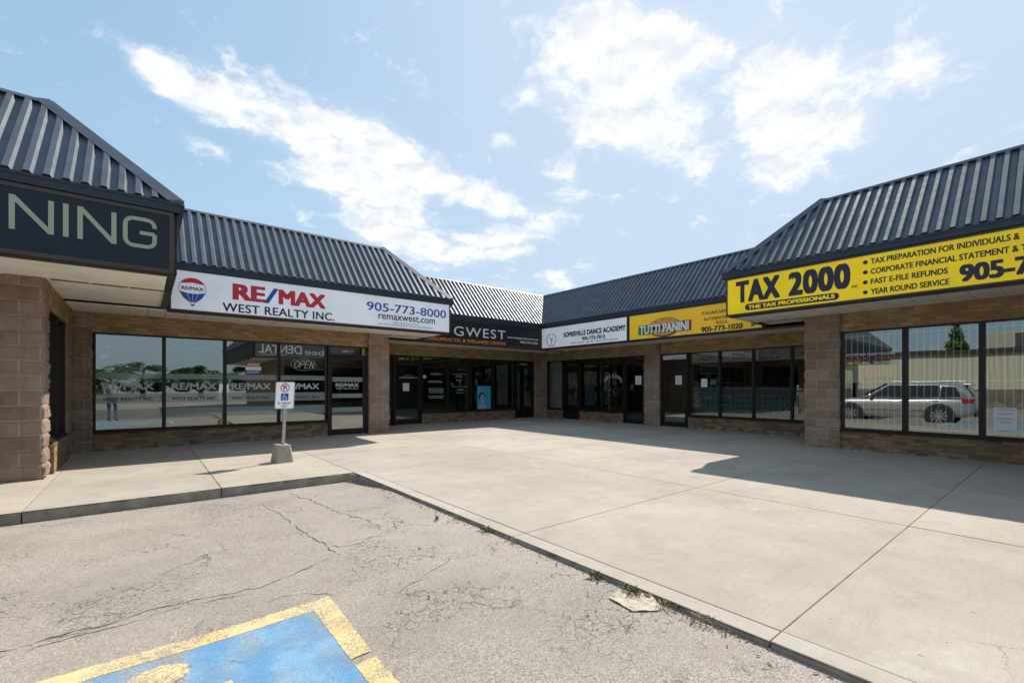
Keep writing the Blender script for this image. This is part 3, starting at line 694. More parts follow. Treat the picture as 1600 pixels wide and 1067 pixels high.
def interior(root, fr, s0, s1, depth=4.5, back=M_inter, ztop=2.7):
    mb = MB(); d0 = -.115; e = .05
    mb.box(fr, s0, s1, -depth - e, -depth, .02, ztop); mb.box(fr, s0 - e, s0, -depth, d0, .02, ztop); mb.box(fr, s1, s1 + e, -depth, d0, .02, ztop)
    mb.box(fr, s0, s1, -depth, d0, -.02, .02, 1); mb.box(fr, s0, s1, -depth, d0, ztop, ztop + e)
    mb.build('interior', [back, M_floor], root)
def deck(root, fr, s0, s1, depth, ztop=4.93):
    mb = MB(); mb.box(fr, s0, s1, -depth, -.25, 2.80, ztop); mb.build('roof_deck', M_deck, root)
def sign(fr, s0, s1, z0, z1, d, mat, label, name='shop_sign', fmat=None, fw=.034):
    t = thing(name, label, 'sign', fr.P((s0 + s1) / 2, d - .05, z0), 'shop signs on the canopies')
    mb = MB(); mb.box(fr, s0 + fw, s1 - fw, d - .05, d - .012, z0 + fw, z1 - fw); mb.build('panel', mat, t)
    mb = MB(); mb.box(fr, s0, s0 + fw, d - .055, d, z0, z1); mb.box(fr, s1 - fw, s1, d - .055, d, z0, z1)
    mb.box(fr, s0 + fw, s1 - fw, d - .055, d - .001, z0, z0 + fw); mb.box(fr, s0 + fw, s1 - fw, d - .055, d - .001, z1 - fw, z1)
    mb.build('frame', fmat or M_bronze, t, bevel=.004); return t
PD = -.010     # lettering depth relative to the sign's front
GO = -.054     # film on the outside of a pane
def notice(fr, s0, s1, z0, z1, d, label, lines=4, mat=None, name='paper_notice', group='papers taped to the shop glass'):
    t = thing(name, label, 'notice', fr.P((s0 + s1) / 2, d, z0), group)
    mb = MB(); mb.box(fr, s0, s1, d - .002, d, z0, z1); mb.build('sheet', mat or M_paper, t)
    if lines:
        ib = MB(); h = (z1 - z0)
        for k in range(lines):
            z = z1 - h * (.14 + .72 * k / max(1, lines - 1)); w = (s1 - s0) * random.uniform(.25, .4)
            ib.box(fr, (s0 + s1) / 2 - w, (s0 + s1) / 2 + w, d + .0005, d + .0012, z - h * .022, z + h * .022)
        ib.build('print', M_inkgrey, t)
    return t
# ------------------------------------------------------------------ shop units
ZL, ZR, ZT = 2.69, 2.65, 2.73
LIN = 2.31
def bays(root, fr, edges, z0, z1, **k): return [window(root, fr, a, b, z0, z1, **k) for a, b in zip(edges[:-1], edges[1:])]
def unit(label, loc): return thing('shop_unit', label, 'shop', loc, 'shop units of the strip mall')

# nearest unit on the left
u1 = unit('nearest shop on the left with split-face block pier under the dark sign reading NING', (-4, 8.8, 0))
F1 = FL(8.8); E1 = FE(-1.05)
block_strip('pier', F1, [(-1.95, -.1), (-1.95, 0), (-1.05, 0), (-1.05, -.42)], -.02, ZT + .02, u1, amp=.02)
bays(u1, F1, [-13.0, -10.8, -8.6, -6.4, -4.2, -1.97], .40, 2.33, fw=.04); wallbox(u1, F1, -13.0, -1.97, -.2, -.005, -.05, .365, 'base'); sill(u1, F1, -13.0, -1.97, .40)
wallbox(u1, F1, -13.0, -1.97, -.2, -.004, 2.33, ZT - .0015, 'lintel')
block_strip('pier', F1, [(-13.6, -6), (-13.6, 0), (-13.0, 0), (-13.0, -.1)], -.05, ZT + .02, u1, cell=.06)
wallbox(u1, E1, 9.22, 11.95, -.2, .004, 2.36, ZT - .0015, 'lintel'); wallbox(u1, E1, 9.24, 11.0, -.2, .05, -.03, .43, 'base')
window(u1, E1, 9.24, 10.1, .465, 2.36); window(u1, E1, 10.1, 11.0, .465, 2.36); sill(u1, E1, 9.24, 11.0, .465)
block_strip('pier', E1, [(11.0, -.1), (11.0, .0), (11.95, .0)], -.02, 2.36, u1)
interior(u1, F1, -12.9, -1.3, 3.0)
canopy(u1, F1, 1.36, -15.0, 'hip', .35, 'hip', ZT, .42, s_soff=(-14.9, .25))
canopy(u1, E1, 1.40, 7.44, 'hip', 10.70, 'valley', ZT, .105, s_soff=(8.82, 10.69))
deck(u1, F1, -13.6, -1.1, 9)
mb = MB(); mb.box(FW, -1.4, -1.07, 11.965, 12.4, 0, 2.7); mb.build('corner_wall', M_dark, u1)
wall_b = MB(); wall_b.box(FW, -13.6, -13.55, 8.9, 17, -.1, 4.2); wall_b.build('wall', M_block, u1)

u2 = unit('realty office with frosted banded windows under the white and red sign', (2.0, 11.95, 0))
F2 = FL(11.95)
block_strip('pier', F2, [(-1.045, 0.012), (-.77, 0.012), (-.77, -.1)], -.02, ZL + .02, u2)
we = [-.755, .335, 1.42, 2.52, 3.625]
w2 = bays(u2, F2, we, .38, LIN, fw=.032, glass=M_glassb); wallbox(u2, F2, -.77, 3.64, -.2, -.003, -.02, .346, 'base'); sill(u2, F2, -.765, 3.63, .38)
d2 = door(u2, F2, 3.645, 4.68, LIN, glass=M_glassb)
wallbox(u2, F2, -.77, 4.70, -.2, -.006, LIN, ZL - .0015, 'lintel')
block_strip('pillar', F2, [(4.70, -.12), (4.70, .05), (5.26, .05), (5.26, -1.98)], -.02, ZL + .02, u2)
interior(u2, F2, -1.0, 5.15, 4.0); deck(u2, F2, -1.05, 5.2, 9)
canopy(u2, F2, 1.25, .35, 'valley', 6.50, 'hip', ZL, .32, s_soff=(.36, 6.40), bulk=True)
mb = MB()
for k in range(5): mb.box(F2, -1.03 + k * .276, -1.03 + k * .276 + .27, .02, 1.15, ZL, ZL + .02)
mb.build('soffit', M_soffit, u2)
canopy(u2, FE(5.26), 1.24, 10.70, 'hip', 12.60, 'valley', ZL, .105, s_soff=(11.97, 12.59))
for i, (w, s) in enumerate(zip(w2, we)):
    for a, b in ((1.413, 1.528), (.917, 1.117), (.60, .80)):
        mb = MB(); mb.face([F2.P(s + .034, GO, a), F2.P(we[i + 1] - .034, GO, a), F2.P(we[i + 1] - .034, GO, b), F2.P(s + .034, GO, b)]); mb.build('frosted_band', M_frost, w, recalc=False)
    lettering(w, F2, 'RE/MAX', s + .13, s + .93, 1.19, 1.335, GO, T_frost, .035, name='lettering')
    lettering(w, F2, 'WEST REALTY INC.', s + .13, s + .93, .965, 1.032, GO + .002, T_frostd, .012)
for a, b in ((1.382, 1.503), (.965, 1.074), (.60, .72)):
    mb = MB(); mb.face([F2.P(3.77, GO + .006, a), F2.P(4.55, GO + .006, a), F2.P(4.55, GO + .006, b), F2.P(3.77, GO + .006, b)]); mb.build('frosted_band', M_frost, d2, recalc=False)
lettering(d2, F2, 'RE/MAX', 3.85, 4.46, 1.25, 1.345, GO + .008, T_frost, .035); lettering(d2, F2, 'WEST REALTY INC.', 3.86, 4.45, 1.185, 1.225, GO + .008, T_frost, .015)
lettering(d2, F2, 'UNIT 11', 4.02, 4.30, 2.15, 2.20, -.046, T_window, .01)

u3 = unit('wellness clinic with dark glazing under the black sign in the inner corner', (9, 13.95, 0))
F3 = FL(13.95)
window(u3, F3, 5.30, 6.28, .06, LIN - .02); d3 = door(u3, F3, 6.31, 7.33, LIN - .02, glass=M_glassd)
we3 = [7.36, 8.38, 9.33, 10.38, 11.43]
w3 = bays(u3, F3, we3, .38, LIN - .02, glass=M_glassd); wallbox(u3, F3, 7.35, 11.44, -.2, -.003, -.02, .346, 'base'); sill(u3, F3, 7.36, 11.43, .38)
d3b = door(u3, F3, 11.46, 12.42, LIN - .02, glass=M_glassd)
wallbox(u3, F3, 5.26, 12.45, -.2, -.006, LIN - .02, ZR - .0015, 'lintel')
block_strip('pier', F3, [(12.44, -.1), (12.44, .02), (12.84, .02), (12.84, .34)], -.02, ZR + .03, u3)
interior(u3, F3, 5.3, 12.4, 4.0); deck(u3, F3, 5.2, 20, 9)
canopy(u3, F3, 1.35, 6.50, 'valley', 11.60, 'valley', ZR, .4, s_soff=(5.28, 12.83))
mb = MB(); mb.box(FW, 12.865, 13.2, 13.60, 14.3, 0, 2.64); mb.box(FW, 12.40, 12.864, 13.97, 14.3, 0, 2.64); mb.build('corner_wall', M_dark, u3)
lettering(d3, F3, 'UNIT 10', 6.52, 6.88, 2.14, 2.22, -.046, T_window, .02); lettering(d3b, F3, 'UNIT 9', 11.76, 12.08, 2.13, 2.20, -.046, T_window, .02)

u4 = unit('dance school with one white filmed window under the white sign', (12.85, 11, 0))
F4 = FRt(12.85)
w4a = window(u4, F4, -13.58, -12.74, .36, LIN - .02, glass=M_glassd); wallbox(u4, F4, -13.60, -12.73, -.2, -.003, -.02, .33, 'base')
mb = MB(); mb.face([F4.P(-13.53, -.064, .41), F4.P(-12.78, -.064, .41), F4.P(-12.78, -.064, 2.25), F4.P(-13.53, -.064, 2.25)]); mb.build('white_film', M_film, w4a, recalc=False)
d4 = door(u4, F4, -12.71, -11.86, LIN - .02, glass=M_glassd, hinge='l')
w4 = bays(u4, F4, [-11.84, -10.77, -9.83], .38, LIN - .02, glass=M_glassd); wallbox(u4, F4, -11.85, -9.82, -.2, -.003, -.02, .346, 'base'); sill(u4, F4, -11.84, -9.83, .38)
d4b = door(u4, F4, -9.81, -8.95, LIN - .02, glass=M_glassd)
wallbox(u4, F4, -13.61, -8.94, -.2, -.006, LIN - .02, ZR - .0015, 'lintel')
block_strip('pier', F4, [(-8.935, -.12), (-8.935, .04), (-8.37, .04), (-8.37, -.12)], -.02, ZR + .03, u4)
interior(u4, F4, -13.6, -8.7, 4.0)
canopy(u4, F4, 1.25, -12.60, 'valley', -8.64, 'cut', ZR, .4, s_soff=(-12.58, -8.645))

u5 = unit('panini restaurant with blue tiled counter behind its windows under the amber sign', (12.85, 6, 0))
d5 = door(u5, F4, -8.35, -7.42, LIN - .02)
we5 = [-7.39, -6.45, -5.52, -4.57, -3.60]
w5 = bays(u5, F4, we5, .38, LIN - .02, rail=1.14, glass=M_glassd); wallbox(u5, F4, -7.41, -3.58, -.2, -.003, -.02, .346, 'base'); sill(u5, F4, -7.39, -3.60, .38)
wallbox(u5, F4, -8.36, -3.58, -.2, -.006, LIN - .02, ZR - .0015, 'lintel')
interior(u5, F4, -8.6, -3.64, 4.0)
canopy(u5, F4, 1.25, -8.635, 'cut', -4.68, 'valley', ZR, .4, s_soff=(-8.64, -3.6))
deck(u5, F4, -13, -3.0, 8)
def tile_material():
    m, nt, b = material('blue_patterned_tile'); sp = nt.add('SeparateXYZ'); nt.put(sp, 0, nt.pos())
    def fr_(x, k=.145): return nt.math('SUBTRACT', nt.math('FRACT', nt.math('DIVIDE', x, k)), .5)
    a, c = fr_(sp.outputs[1]), fr_(sp.outputs[2])
    rr = nt.math('SQRT', nt.math('ADD', nt.math('MULTIPLY', a, a), nt.math('MULTIPLY', c, c)))
    ring = nt.math('LESS_THAN', nt.math('ABSOLUTE', nt.math('SUBTRACT', rr, .36)), .035)
    grid = nt.math('GREATER_THAN', nt.math('MAXIMUM', nt.math('ABSOLUTE', a), nt.math('ABSOLUTE', c)), .465)
    f = nt.math('MAXIMUM', ring, grid)
    setb(nt, b, nt.mix(f, (.025, .12, .20), (.34, .46, .50)), .4); return m
M_tile = tile_material()
M_val = simple('valance_board', (.42, .46, .48), .7, var=.1)
ct = thing('shop_counter', 'blue patterned tile counter front behind the restaurant windows', 'counter', F4.P(-5.5, -.4, .02))
mb = MB(); mb.box(F4, -7.36, -4.10, -.42, -.22, .42, .98); mb.build('tiled_front', M_tile, ct)
mb = MB(); mb.box(F4, -7.36, -3.66, -.45, -.20, .985, 1.24); mb.build('worktop', simple('grey_worktop', (.25, .28, .29), .5), ct)
mb = MB(); mb.box(F4, -7.36, -3.66, -.75, -.45, .02, .42); mb.build('plinth', M_val, ct)
va = thing('menu_valance', 'pale menu board strip with hand lettering along the top of the restaurant windows', 'menu board', F4.P(-5.5, -.12, 1.95))
mb = MB(); mb.box(F4, -7.36, -3.66, -.135, -.115, 1.955, 2.26); mb.build('board', M_val, va)
for tx, a, b, z0, z1 in (('PASTRIES', -7.09, -6.56, 2.03, 2.13), ('COFFEE', -6.10, -5.76, 2.04, 2.16), ('VEAL', -5.15, -4.90, 2.10, 2.21), ('SANDWICHES', -5.40, -4.87, 1.97, 2.07), ('CAPPUCCINO', -4.48, -3.75, 2.05, 2.15)):
    lettering(va, F4, tx, a, b, z0, z1, -.1145, T_black, .015)
tr = thing('transom_panel', 'white printed strip above the restaurant door', 'sign strip', F4.P(-7.9, -.04, 2.09)); mb = MB(); mb.box(F4, -8.29, -7.47, -.045, -.04, 2.105, 2.24); mb.build('sheet', M_paper, tr); lettering(tr, F4, 'UNIT 7', -7.95, -7.55, 2.12, 2.17, -.039, T_grey, .02)

u6 = unit('tax office with white window bars under the big yellow sign at right', (10.95, 1, 0))
F6 = FRt(10.95)
block_strip('pier', F6, [(-3.62, -1.9), (-3.62, .05), (-3.0, .05), (-3.0, -.12)], -.02, ZT + .02, u6)
we6 = [-2.99, -2.0, -1.0, 0., 1.02]
w6 = bays(u6, F6, we6, .40, 2.36, fw=.04); wallbox(u6, F6, -3.0, 1.05, -.2, -.003, -.02, .366, 'base'); sill(u6, F6, -2.99, 1.03, .40)
wallbox(u6, F6, -3.0, 2.75, -.2, -.006, 2.36, ZT - .0015, 'lintel')
block_strip('pier', F6, [(1.03, -.1), (1.03, .02), (2.75, .02)], -.02, 2.36, u6, cell=.05)
interior(u6, F6, -3.5, 2.7, 4.0); deck(u6, F6, -3.6, 12, 9)
canopy(u6, F6, 1.35, -4.68, 'hip', 1.40, 'valley', ZT, .36, s_soff=(-4.60, 1.38))
canopy(u6, FN(3.62), 1.06, -11.60, 'valley', -9.60, 'hip', ZT, .105, s_soff=(-11.59, -10.97), along=True)
for i, w in enumerate(w6):
    mb = MB(); a, b = we6[i] + .05, we6[i + 1] - .05
    n = 9
    for k in range(n + 1):
        s = a + (b - a) * (k + .15) / (n + .3); mb.box(F6, s - .006, s + .006, -.084, -.075, .47, 2.30)
    for z in (2.25, 1.36, .48): mb.box(F6, a, b, -.095, -.0845, z - .006, z + .006)
    mb.build('bar_grille', M_grille, w)

u7 = unit('dental clinic wing whose dark canopy stands off to the right behind the camera', (7, -2.75, 0))
F7 = FN(-2.75); E7 = FRt(5.55)
wallbox(u7, F7, -10.9, -5.9, -.2, 0, 2.36, ZT - .0015, 'lintel'); bays(u7, F7, [-10.2, -9.1, -8.0, -6.9, -5.9], .40, 2.36); wallbox(u7, F7, -10.9, -5.9, -.2, -.004, -.02, .366, 'base')
block_strip('pier', F7, [(-5.9, -.1), (-5.9, .02), (-5.53, .02), (-5.53, -.5)], -.02, ZT + .02, u7, cell=.05)
wallbox(u7, E7, 3.2, 12, -.2, 0, -.02, ZT - .0015, 'lintel'); interior(u7, F7, -10.8, -5.7, 4.); deck(u7, F7, -10.9, -5.6, 9)
canopy(u7, F7, 1.35, -9.60, 'valley', -4.20, 'hip', ZT, .4, s_soff=(-9.58, -4.3))
canopy(u7, E7, 1.35, 1.40, 'hip', 12, 'cut', ZT, .4, s_soff=(2.75, 11.9))

# ------------------------------------------------------------------ signs and their writing
def px_print(parent, fr, s0, s1, z0, z1, d, mat, n=1, wd=(.03, .09), bold=.7):
    """small print too fine to read: rows of word-length dashes of letter strokes"""
    mb = MB(); rnd = random.Random(int(abs(s0) * 1000) + n); h = (z1 - z0) / n
    for k in range(n):
        z = z1 - h * (k + .5); m = rnd.uniform(0, .18) * (s1 - s0) if n > 1 else 0; s = s0 + m
        while s < s1 - m:
            w = rnd.uniform(*wd); e = min(s + w, s1 - m)
            while s < e:
                lw = h * rnd.uniform(.22, .5); mb.box(fr, s, min(s + lw * .55, e), d, d + .0012, z - h * .3, z + h * (.3 if rnd.random() < .4 else .12)); s += lw
            s = e + h * .35
    return mb.build('small_print', mat, parent)

s1 = sign(F1, -13.9, .31, ZT - .01, 3.51, 1.36 + .055, M_navy, 'dark navy sign with large sage letters NING', fw=.05)
DD = 1.36 + .055 + PD
mb = MB()
z0, z1, st = 2.995, 3.378, .047
for a, b in ((-1.154, -.80), (-.604, -.256)):
    for s in (a, b - st): poly(mb, F1, [(s, z0), (s + st, z0), (s + st, z1), (s, z1)], DD)
    poly(mb, F1, [(a + st, z1), (a + st, z1 - .075), (b - st, z0), (b - st, z0 + .075)], DD)
poly(mb, F1, [(-.726, z0), (-.678, z0), (-.678, z1), (-.726, z1)], DD)
g0, g1, rr, w = -.196, .135, .10, .045
path = [(g1 - w / 2, z1 - .115), (g1 - w / 2, z1 - rr)] + ell(g1 - rr - w * .0, z1 - rr, rr - w / 2, rr - w / 2, 0, 90, 6) + ell(g0 + rr, z1 - rr, rr - w / 2, rr - w / 2, 90, 180, 6) + ell(g0 + rr, z0 + rr, rr - w / 2, rr - w / 2, 180, 270, 6) + ell(g1 - rr, z0 + rr, rr - w / 2, rr - w / 2, 270, 360, 6) + [(g1 - w / 2, z0 + .19), (g1 - .17, z0 + .19)]
stroke(mb, F1, path, w, DD)
mb.build('lettering', T_sage, s1)

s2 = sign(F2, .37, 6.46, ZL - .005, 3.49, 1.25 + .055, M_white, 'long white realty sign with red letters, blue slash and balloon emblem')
D2 = 1.25 + .055 + PD
lettering(s2, F2, 'RE', 1.393, 1.985, 3.005, 3.327, D2, T_red, .055); lettering(s2, F2, 'MAX', 2.235, 3.20, 3.005, 3.322, D2, T_red, .055)
mb = MB(); poly(mb, F2, [(1.955, 3.0), (2.045, 3.0), (2.235, 3.325), (2.145, 3.325)], D2); mb.build('blue_slash', T_blue, s2)
lettering(s2, F2, 'WEST REALTY INC.', 1.22, 3.40, 2.752, 2.926, D2, T_ink, .022, spacing=1.05)
lettering(s2, F2, '905-773-8000', 4.15, 6.33, 3.088, 3.295, D2, T_blue, .012); lettering(s2, F2, 'remaxwest.com', 4.44, 5.99, 2.905, 3.045, D2, T_ink, .012)
lettering(s2, F2, 'BROKERAGE', 4.84, 5.53, 2.815, 2.865, D2, T_lead, .0, spacing=1.35); lettering(s2, F2, 'EACH OFFICE INDEPENDENTLY OWNED AND OPERATED', 4.42, 5.92, 2.768, 2.797, D2, T_lead, .01, spacing=1.1)
cx, cz, bw = .735, 3.125, .215
mb = MB()
poly(mb, F2, ell(cx, cz, bw, .205, 28, 152, 20) + [(cx - .14, 3.225), (cx, 3.245), (cx + .14, 3.225)], D2, m=0)
poly(mb, F2, [(cx - .205, 3.065), (cx - .07, 3.035), (cx + .07, 3.035), (cx + .205, 3.065), (cx + .15, 2.955), (cx + .05, 2.868), (cx - .05, 2.868), (cx - .15, 2.955)], D2, m=1)
poly(mb, F2, [(cx - .025, 2.80), (cx + .025, 2.80), (cx + .028, 2.83), (cx - .028, 2.83)], D2, m=2)
for x in (-.04, .04): stroke(mb, F2, [(cx + x, 2.868), (cx + x * .6, 2.83)], .006, D2, m=2)
stroke(mb, F2, ell(cx, cz, bw, .205, -28, 208, 30), .006, D2 + .0005, m=2)
for k in (-1, 0, 1): stroke(mb, F2, [(cx + k * .1, 3.06), (cx + k * .03, 2.87)], .006, D2 + .0022, m=3)
mb.build('balloon_emblem', [T_red, T_blue, T_ink, T_white], s2)
lettering(s2, F2, 'RE/MAX', cx - .175, cx + .175, 3.10, 3.165, D2, T_ink, .03)

s3 = sign(F3, 6.62, 11.53, ZR - .005, 3.43, 1.35 + .055, M_black, 'black clinic sign with white and orange letters beside the inner corner')
D3 = 1.35 + .055 + PD
lettering(s3, F3, 'KIN', 6.68, 7.52, 2.905, 3.20, D3, T_white, 0); lettering(s3, F3, 'GWEST', 7.75, 9.85, 2.90, 3.205, D3, T_white, 0, spacing=1.15)
lettering(s3, F3, 'CHIROPRACTIC & WELLNESS CENTRE', 6.70, 9.87, 2.70, 2.805, D3, T_orange, .035)
lettering(s3, F3, 'www.kingwestcentre.ca', 9.93, 11.38, 2.945, 3.025, D3, T_white, .02); lettering(s3, F3, '905.773.2225', 10.52, 11.38, 2.82, 2.895, D3, T_white, .02)

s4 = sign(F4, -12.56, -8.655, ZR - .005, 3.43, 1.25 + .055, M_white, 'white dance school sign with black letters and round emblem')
D4 = 1.25 + .055 + PD
lettering(s4, F4, 'SOMERVILLE DANCE ACADEMY', -11.40, -8.73, 2.995, 3.165, D4, T_black, .05); lettering(s4, F4, '905-773-7013', -10.53, -9.54, 2.82, 2.94, D4, T_black, .045)
lettering(s4, F4, 'ACRO / BALLET / HIP HOP / JAZZ / TAP ...and more', -11.07, -9.0, 2.72, 2.785, D4, T_black, .01)
mb = MB()
for k in range(18):
    if k in (4, 13): continue
    stroke(mb, F4, ell(-12.03, 2.95, .235, .225, k * 20, k * 20 + 13, 2), .032, D4)
stroke(mb, F4, [(-12.12, 3.06), (-12.03, 2.98), (-12.02, 2.90), (-12.03, 2.74)], .022, D4 + .0022); stroke(mb, F4, [(-12.03, 2.98), (-11.93, 3.02)], .018, D4 + .0044); stroke(mb, F4, [(-12.02, 2.93), (-11.92, 2.94)], .02, D4 + .0044)
mb.build('dancer_emblem', T_black, s4)

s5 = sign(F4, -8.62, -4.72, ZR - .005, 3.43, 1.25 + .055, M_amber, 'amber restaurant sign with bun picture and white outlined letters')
mb = MB()
poly(mb, F4, [(-8.27, 2.79), (-7.80, 2.80), (-7.80, 3.075), (-8.27, 3.075)], D4, m=0); poly(mb, F4, [(-7.2, 2.80), (-6.56, 2.79), (-6.56, 3.075), (-7.2, 3.075)], D4, m=1)
poly(mb, F4, ell(-7.40, 2.955, .53, .275, 0, 360, 40), D4 + .0022, m=3); poly(mb, F4, ell(-7.42, 2.97, .505, .255, 0, 360, 40), D4 + .0044, m=2)
poly(mb, F4, [(-7.92, 2.90), (-6.90, 2.90), (-6.92, 3.0), (-7.90, 3.0)], D4 + .0066, m=3)
for x, z in ((-7.66, 3.13), (-7.4, 3.17), (-7.2, 3.13)): stroke(mb, F4, ell(x, z, .035, .014, 0, 300, 8), .008, D4 + .0066, m=3)
mb.build('bun_picture', [T_green, T_redp, T_bun, T_black], s5)
lettering(s5, F4, 'TUTTI PANINI', -8.205, -6.605, 2.78, 3.045, D4 + .009, T_black, .085); lettering(s5, F4, 'TUTTI PANINI', -8.215, -6.63, 2.80, 3.055, D4 + .012, T_white, .05)
lettering(s5, F4, 'ITALIAN SANDWICHES', -6.27, -5.05, 3.15, 3.235, D4, T_black, .02); lettering(s5, F4, 'AUTHENTIC ITALIAN', -6.22, -5.12, 2.995, 3.075, D4, T_black, .02)
lettering(s5, F4, 'PIZZA', -5.88, -5.58, 2.875, 2.955, D4, T_black, .02); lettering(s5, F4, '905-773-1020', -6.285, -5.2, 2.70, 2.835, D4, T_black, .045)
mb = MB(); poly(mb, F4, [(-5.0, 2.71), (-4.84, 2.78), (-5.0, 2.85)], D4); mb.build('green_flag', T_green, s5)

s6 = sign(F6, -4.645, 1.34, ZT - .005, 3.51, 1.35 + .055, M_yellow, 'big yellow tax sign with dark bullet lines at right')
D6 = 1.35 + .055 + PD
lettering(s6, F6, 'TAX', -4.44, -3.60, 2.975, 3.42, D6, T_ink, .06, spacing=1.1); lettering(s6, F6, '2000', -3.45, -2.47, 2.965, 3.415, D6, T_ink, .06, spacing=1.1)
lettering(s6, F6, 'INC', -2.452, -2.362, 2.96, 3.005, D6, T_ink, .03)
mb = MB(); poly(mb, F6, ell(-4.19, 2.868, .065, .065, 90, 270, 10) + ell(-2.70, 2.855, .065, .065, -90, 90, 10), D6); mb.build('pill_band', T_ink, s6)
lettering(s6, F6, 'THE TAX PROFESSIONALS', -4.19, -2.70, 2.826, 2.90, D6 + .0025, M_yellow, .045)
for k, (tx, e) in enumerate((('TAX PREPARATION FOR INDIVIDUALS &', -.50), ('CORPORATE FINANCIAL STATEMENT & TAX', -.30), ('FAST E-FILE REFUNDS', -1.236), ('YEAR ROUND SERVICE', -1.22))):
    zc = 3.366 - .170 * k; lettering(s6, F6, tx, -2.185, e, zc - .047, zc + .047, D6, T_ink, .035)
    mb = MB(); poly(mb, F6, ell(-2.26, zc, .034, .034, 0, 340, 16), D6); mb.build('bullet', T_ink, s6)
lettering(s6, F6, '905-773-4895', -1.11, .62, 2.817, 3.08, D6, T_ink, .055)

s7 = sign(F7, -9.5, -4.25, ZT - .005, 3.51, 1.35 + .055, simple('slate_sign_face', (.11, .12, .12), .5), 'slate dental sign seen mirrored in the realty office glass')
D7 = 1.35 + .055 + PD
lettering(s7, F7, 'bee', -7.55, -6.55, 2.93, 3.24, D7, T_white, 0); lettering(s7, F7, 'DENTAL', -6.4, -4.4, 2.93, 3.36, D7, T_white, .01); lettering(s7, F7, 'FAMILY DENTISTRY', -5.7, -4.5, 2.82, 2.88, D7, T_white, 0)

# ------------------------------------------------------------------ things on the glass
t = thing('window_sign', 'small red, white and blue agent sign inside the realty window', 'window sign', F2.P(1.98, -.1, 1.55))
mb = MB(); mb.box(F2, 1.825, 2.145, -.052, -.050, 1.72, 1.81, 0); mb.box(F2, 1.825, 2.145, -.052, -.050, 1.635, 1.7195, 1); mb.box(F2, 1.825, 2.145, -.052, -.050, 1.55, 1.6345, 2); mb.build('board', [T_redp, T_white, T_blue], t)
lettering(t, F2, 'AGENT', 1.86, 2.11, 1.735, 1.795, -.049, T_white, .03); lettering(t, F2, 'ON DUTY', 1.86, 2.11, 1.565, 1.615, -.049, T_white, .02)
def tubepath(mb, fr, pts, d, r, m=0):
    for a, b in zip(pts[:-1], pts[1:]): mb.tube(fr.P(a[0], d, a[1]), fr.P(b[0], d, b[1]), r, n=6, m=m)
t = thing('neon_sign', 'oval neon OPEN sign behind the realty window', 'neon sign', F2.P(3.08, -.12, 1.66))
mb = MB(); tubepath(mb, F2, ell(3.08, 1.80, .29, .145, 0, 360, 32), -.051, .008); mb.build('oval_tube', simple('dull_blue_tube', (.08, .28, .40), .3), t)
mb = MB(); z0, h = 1.715, .17
def slant(p): return (p[0] + (p[1] - z0) * .25, p[1])
for P in (ell(2.905, z0 + h / 2, .05, h / 2, 0, 360, 16), [(2.985, z0), (2.985, z0 + h)], [(2.985, z0 + h)] + ell(3.03, z0 + h * .75, .035, h * .25, 90, -90, 6) + [(2.985, z0 + h * .5)], [(3.185, z0 + h), (3.10, z0 + h), (3.10, z0), (3.185, z0)], [(3.10, z0 + h / 2), (3.17, z0 + h / 2)], [(3.215, z0), (3.215, z0 + h), (3.29, z0), (3.29, z0 + h)]):
    tubepath(mb, F2, [slant(p) for p in P], -.050, .0075)
mb.build('letter_tubes', simple('milky_tube', (.75, .70, .60), .3), t)

for s0_, s1_, za_, zb_, n in ((7.70, 8.12, 1.655, 1.74, 2), (7.56, 8.22, 1.39, 1.48, 2), (7.61, 8.24, 1.03, 1.22, 4), (7.57, 8.29, .84, .955, 2)): px_print(w3[0], F3, s0_, s1_, za_, zb_, GO, T_window, n)
for s0_, s1_, za_, zb_, n in ((8.57, 9.20, 1.69, 1.73, 1), (8.68, 9.02, 1.59, 1.67, 2), (8.68, 9.02, 1.46, 1.53, 2), (8.60, 9.19, 1.235, 1.28, 1), (8.74, 9.12, 1.11, 1.19, 2), (8.74, 9.08, 1.02, 1.055, 1)): px_print(w3[1], F3, s0_, s1_, za_, zb_, GO, T_window, n)
px_print(d3, F3, 6.55, 7.19, 1.52, 1.60, -.045, T_window, 1); px_print(d3, F3, 6.75, 7.0, 1.61, 1.655, -.045, T_window, 1)
notice(F3, 6.67, 6.895, 1.11, 1.375, -.044, 'blank white paper on the clinic door', 0)
t = thing('poster', 'blue poster of a dark-haired face inside the clinic window', 'poster', F3.P(9.96, -.05, .42), None)
mb = MB(); mb.box(F3, 9.655, 10.265, -.050, -.047, .42, 1.28); mb.build('sheet', simple('poster_blue', (.05, .36, .56), .5, var=.2, vscale=5), t)
mb = MB(); poly(mb, F3, ell(9.86, .90, .15, .15), -.0465, m=0); poly(mb, F3, ell(9.885, .82, .105, .165), -.044, m=1); poly(mb, F3, [(9.68, .44), (10.1, .44), (10.0, .58), (9.94, .62), (9.94, .70), (9.84, .70), (9.82, .6), (9.70, .56)], -.0445, m=1)
stroke(mb, F3, [(9.84, .86), (9.88, .865)], .012, -.041, m=0); stroke(mb, F3, [(9.93, .86), (9.965, .855)], .012, -.041, m=0); stroke(mb, F3, [(9.89, .745), (9.95, .745)], .013, -.041, m=2); stroke(mb, F3, [(9.925, .85), (9.94, .79)], .006, -.041, m=2)
mb.build('printed_face', [simple('poster_dark', (.02, .04, .06), .5), simple('poster_skin', (.24, .40, .48), .5), simple('poster_mid', (.12, .2, .26), .5)], t)
notice(F4, -9.345, -9.11, 1.325, 1.62, -.044, 'white printed notice on the dance school door', 5)
notice(F4, -7.855, -7.645, 1.32, 1.60, -.044, 'white printed notice on the restaurant door', 5)
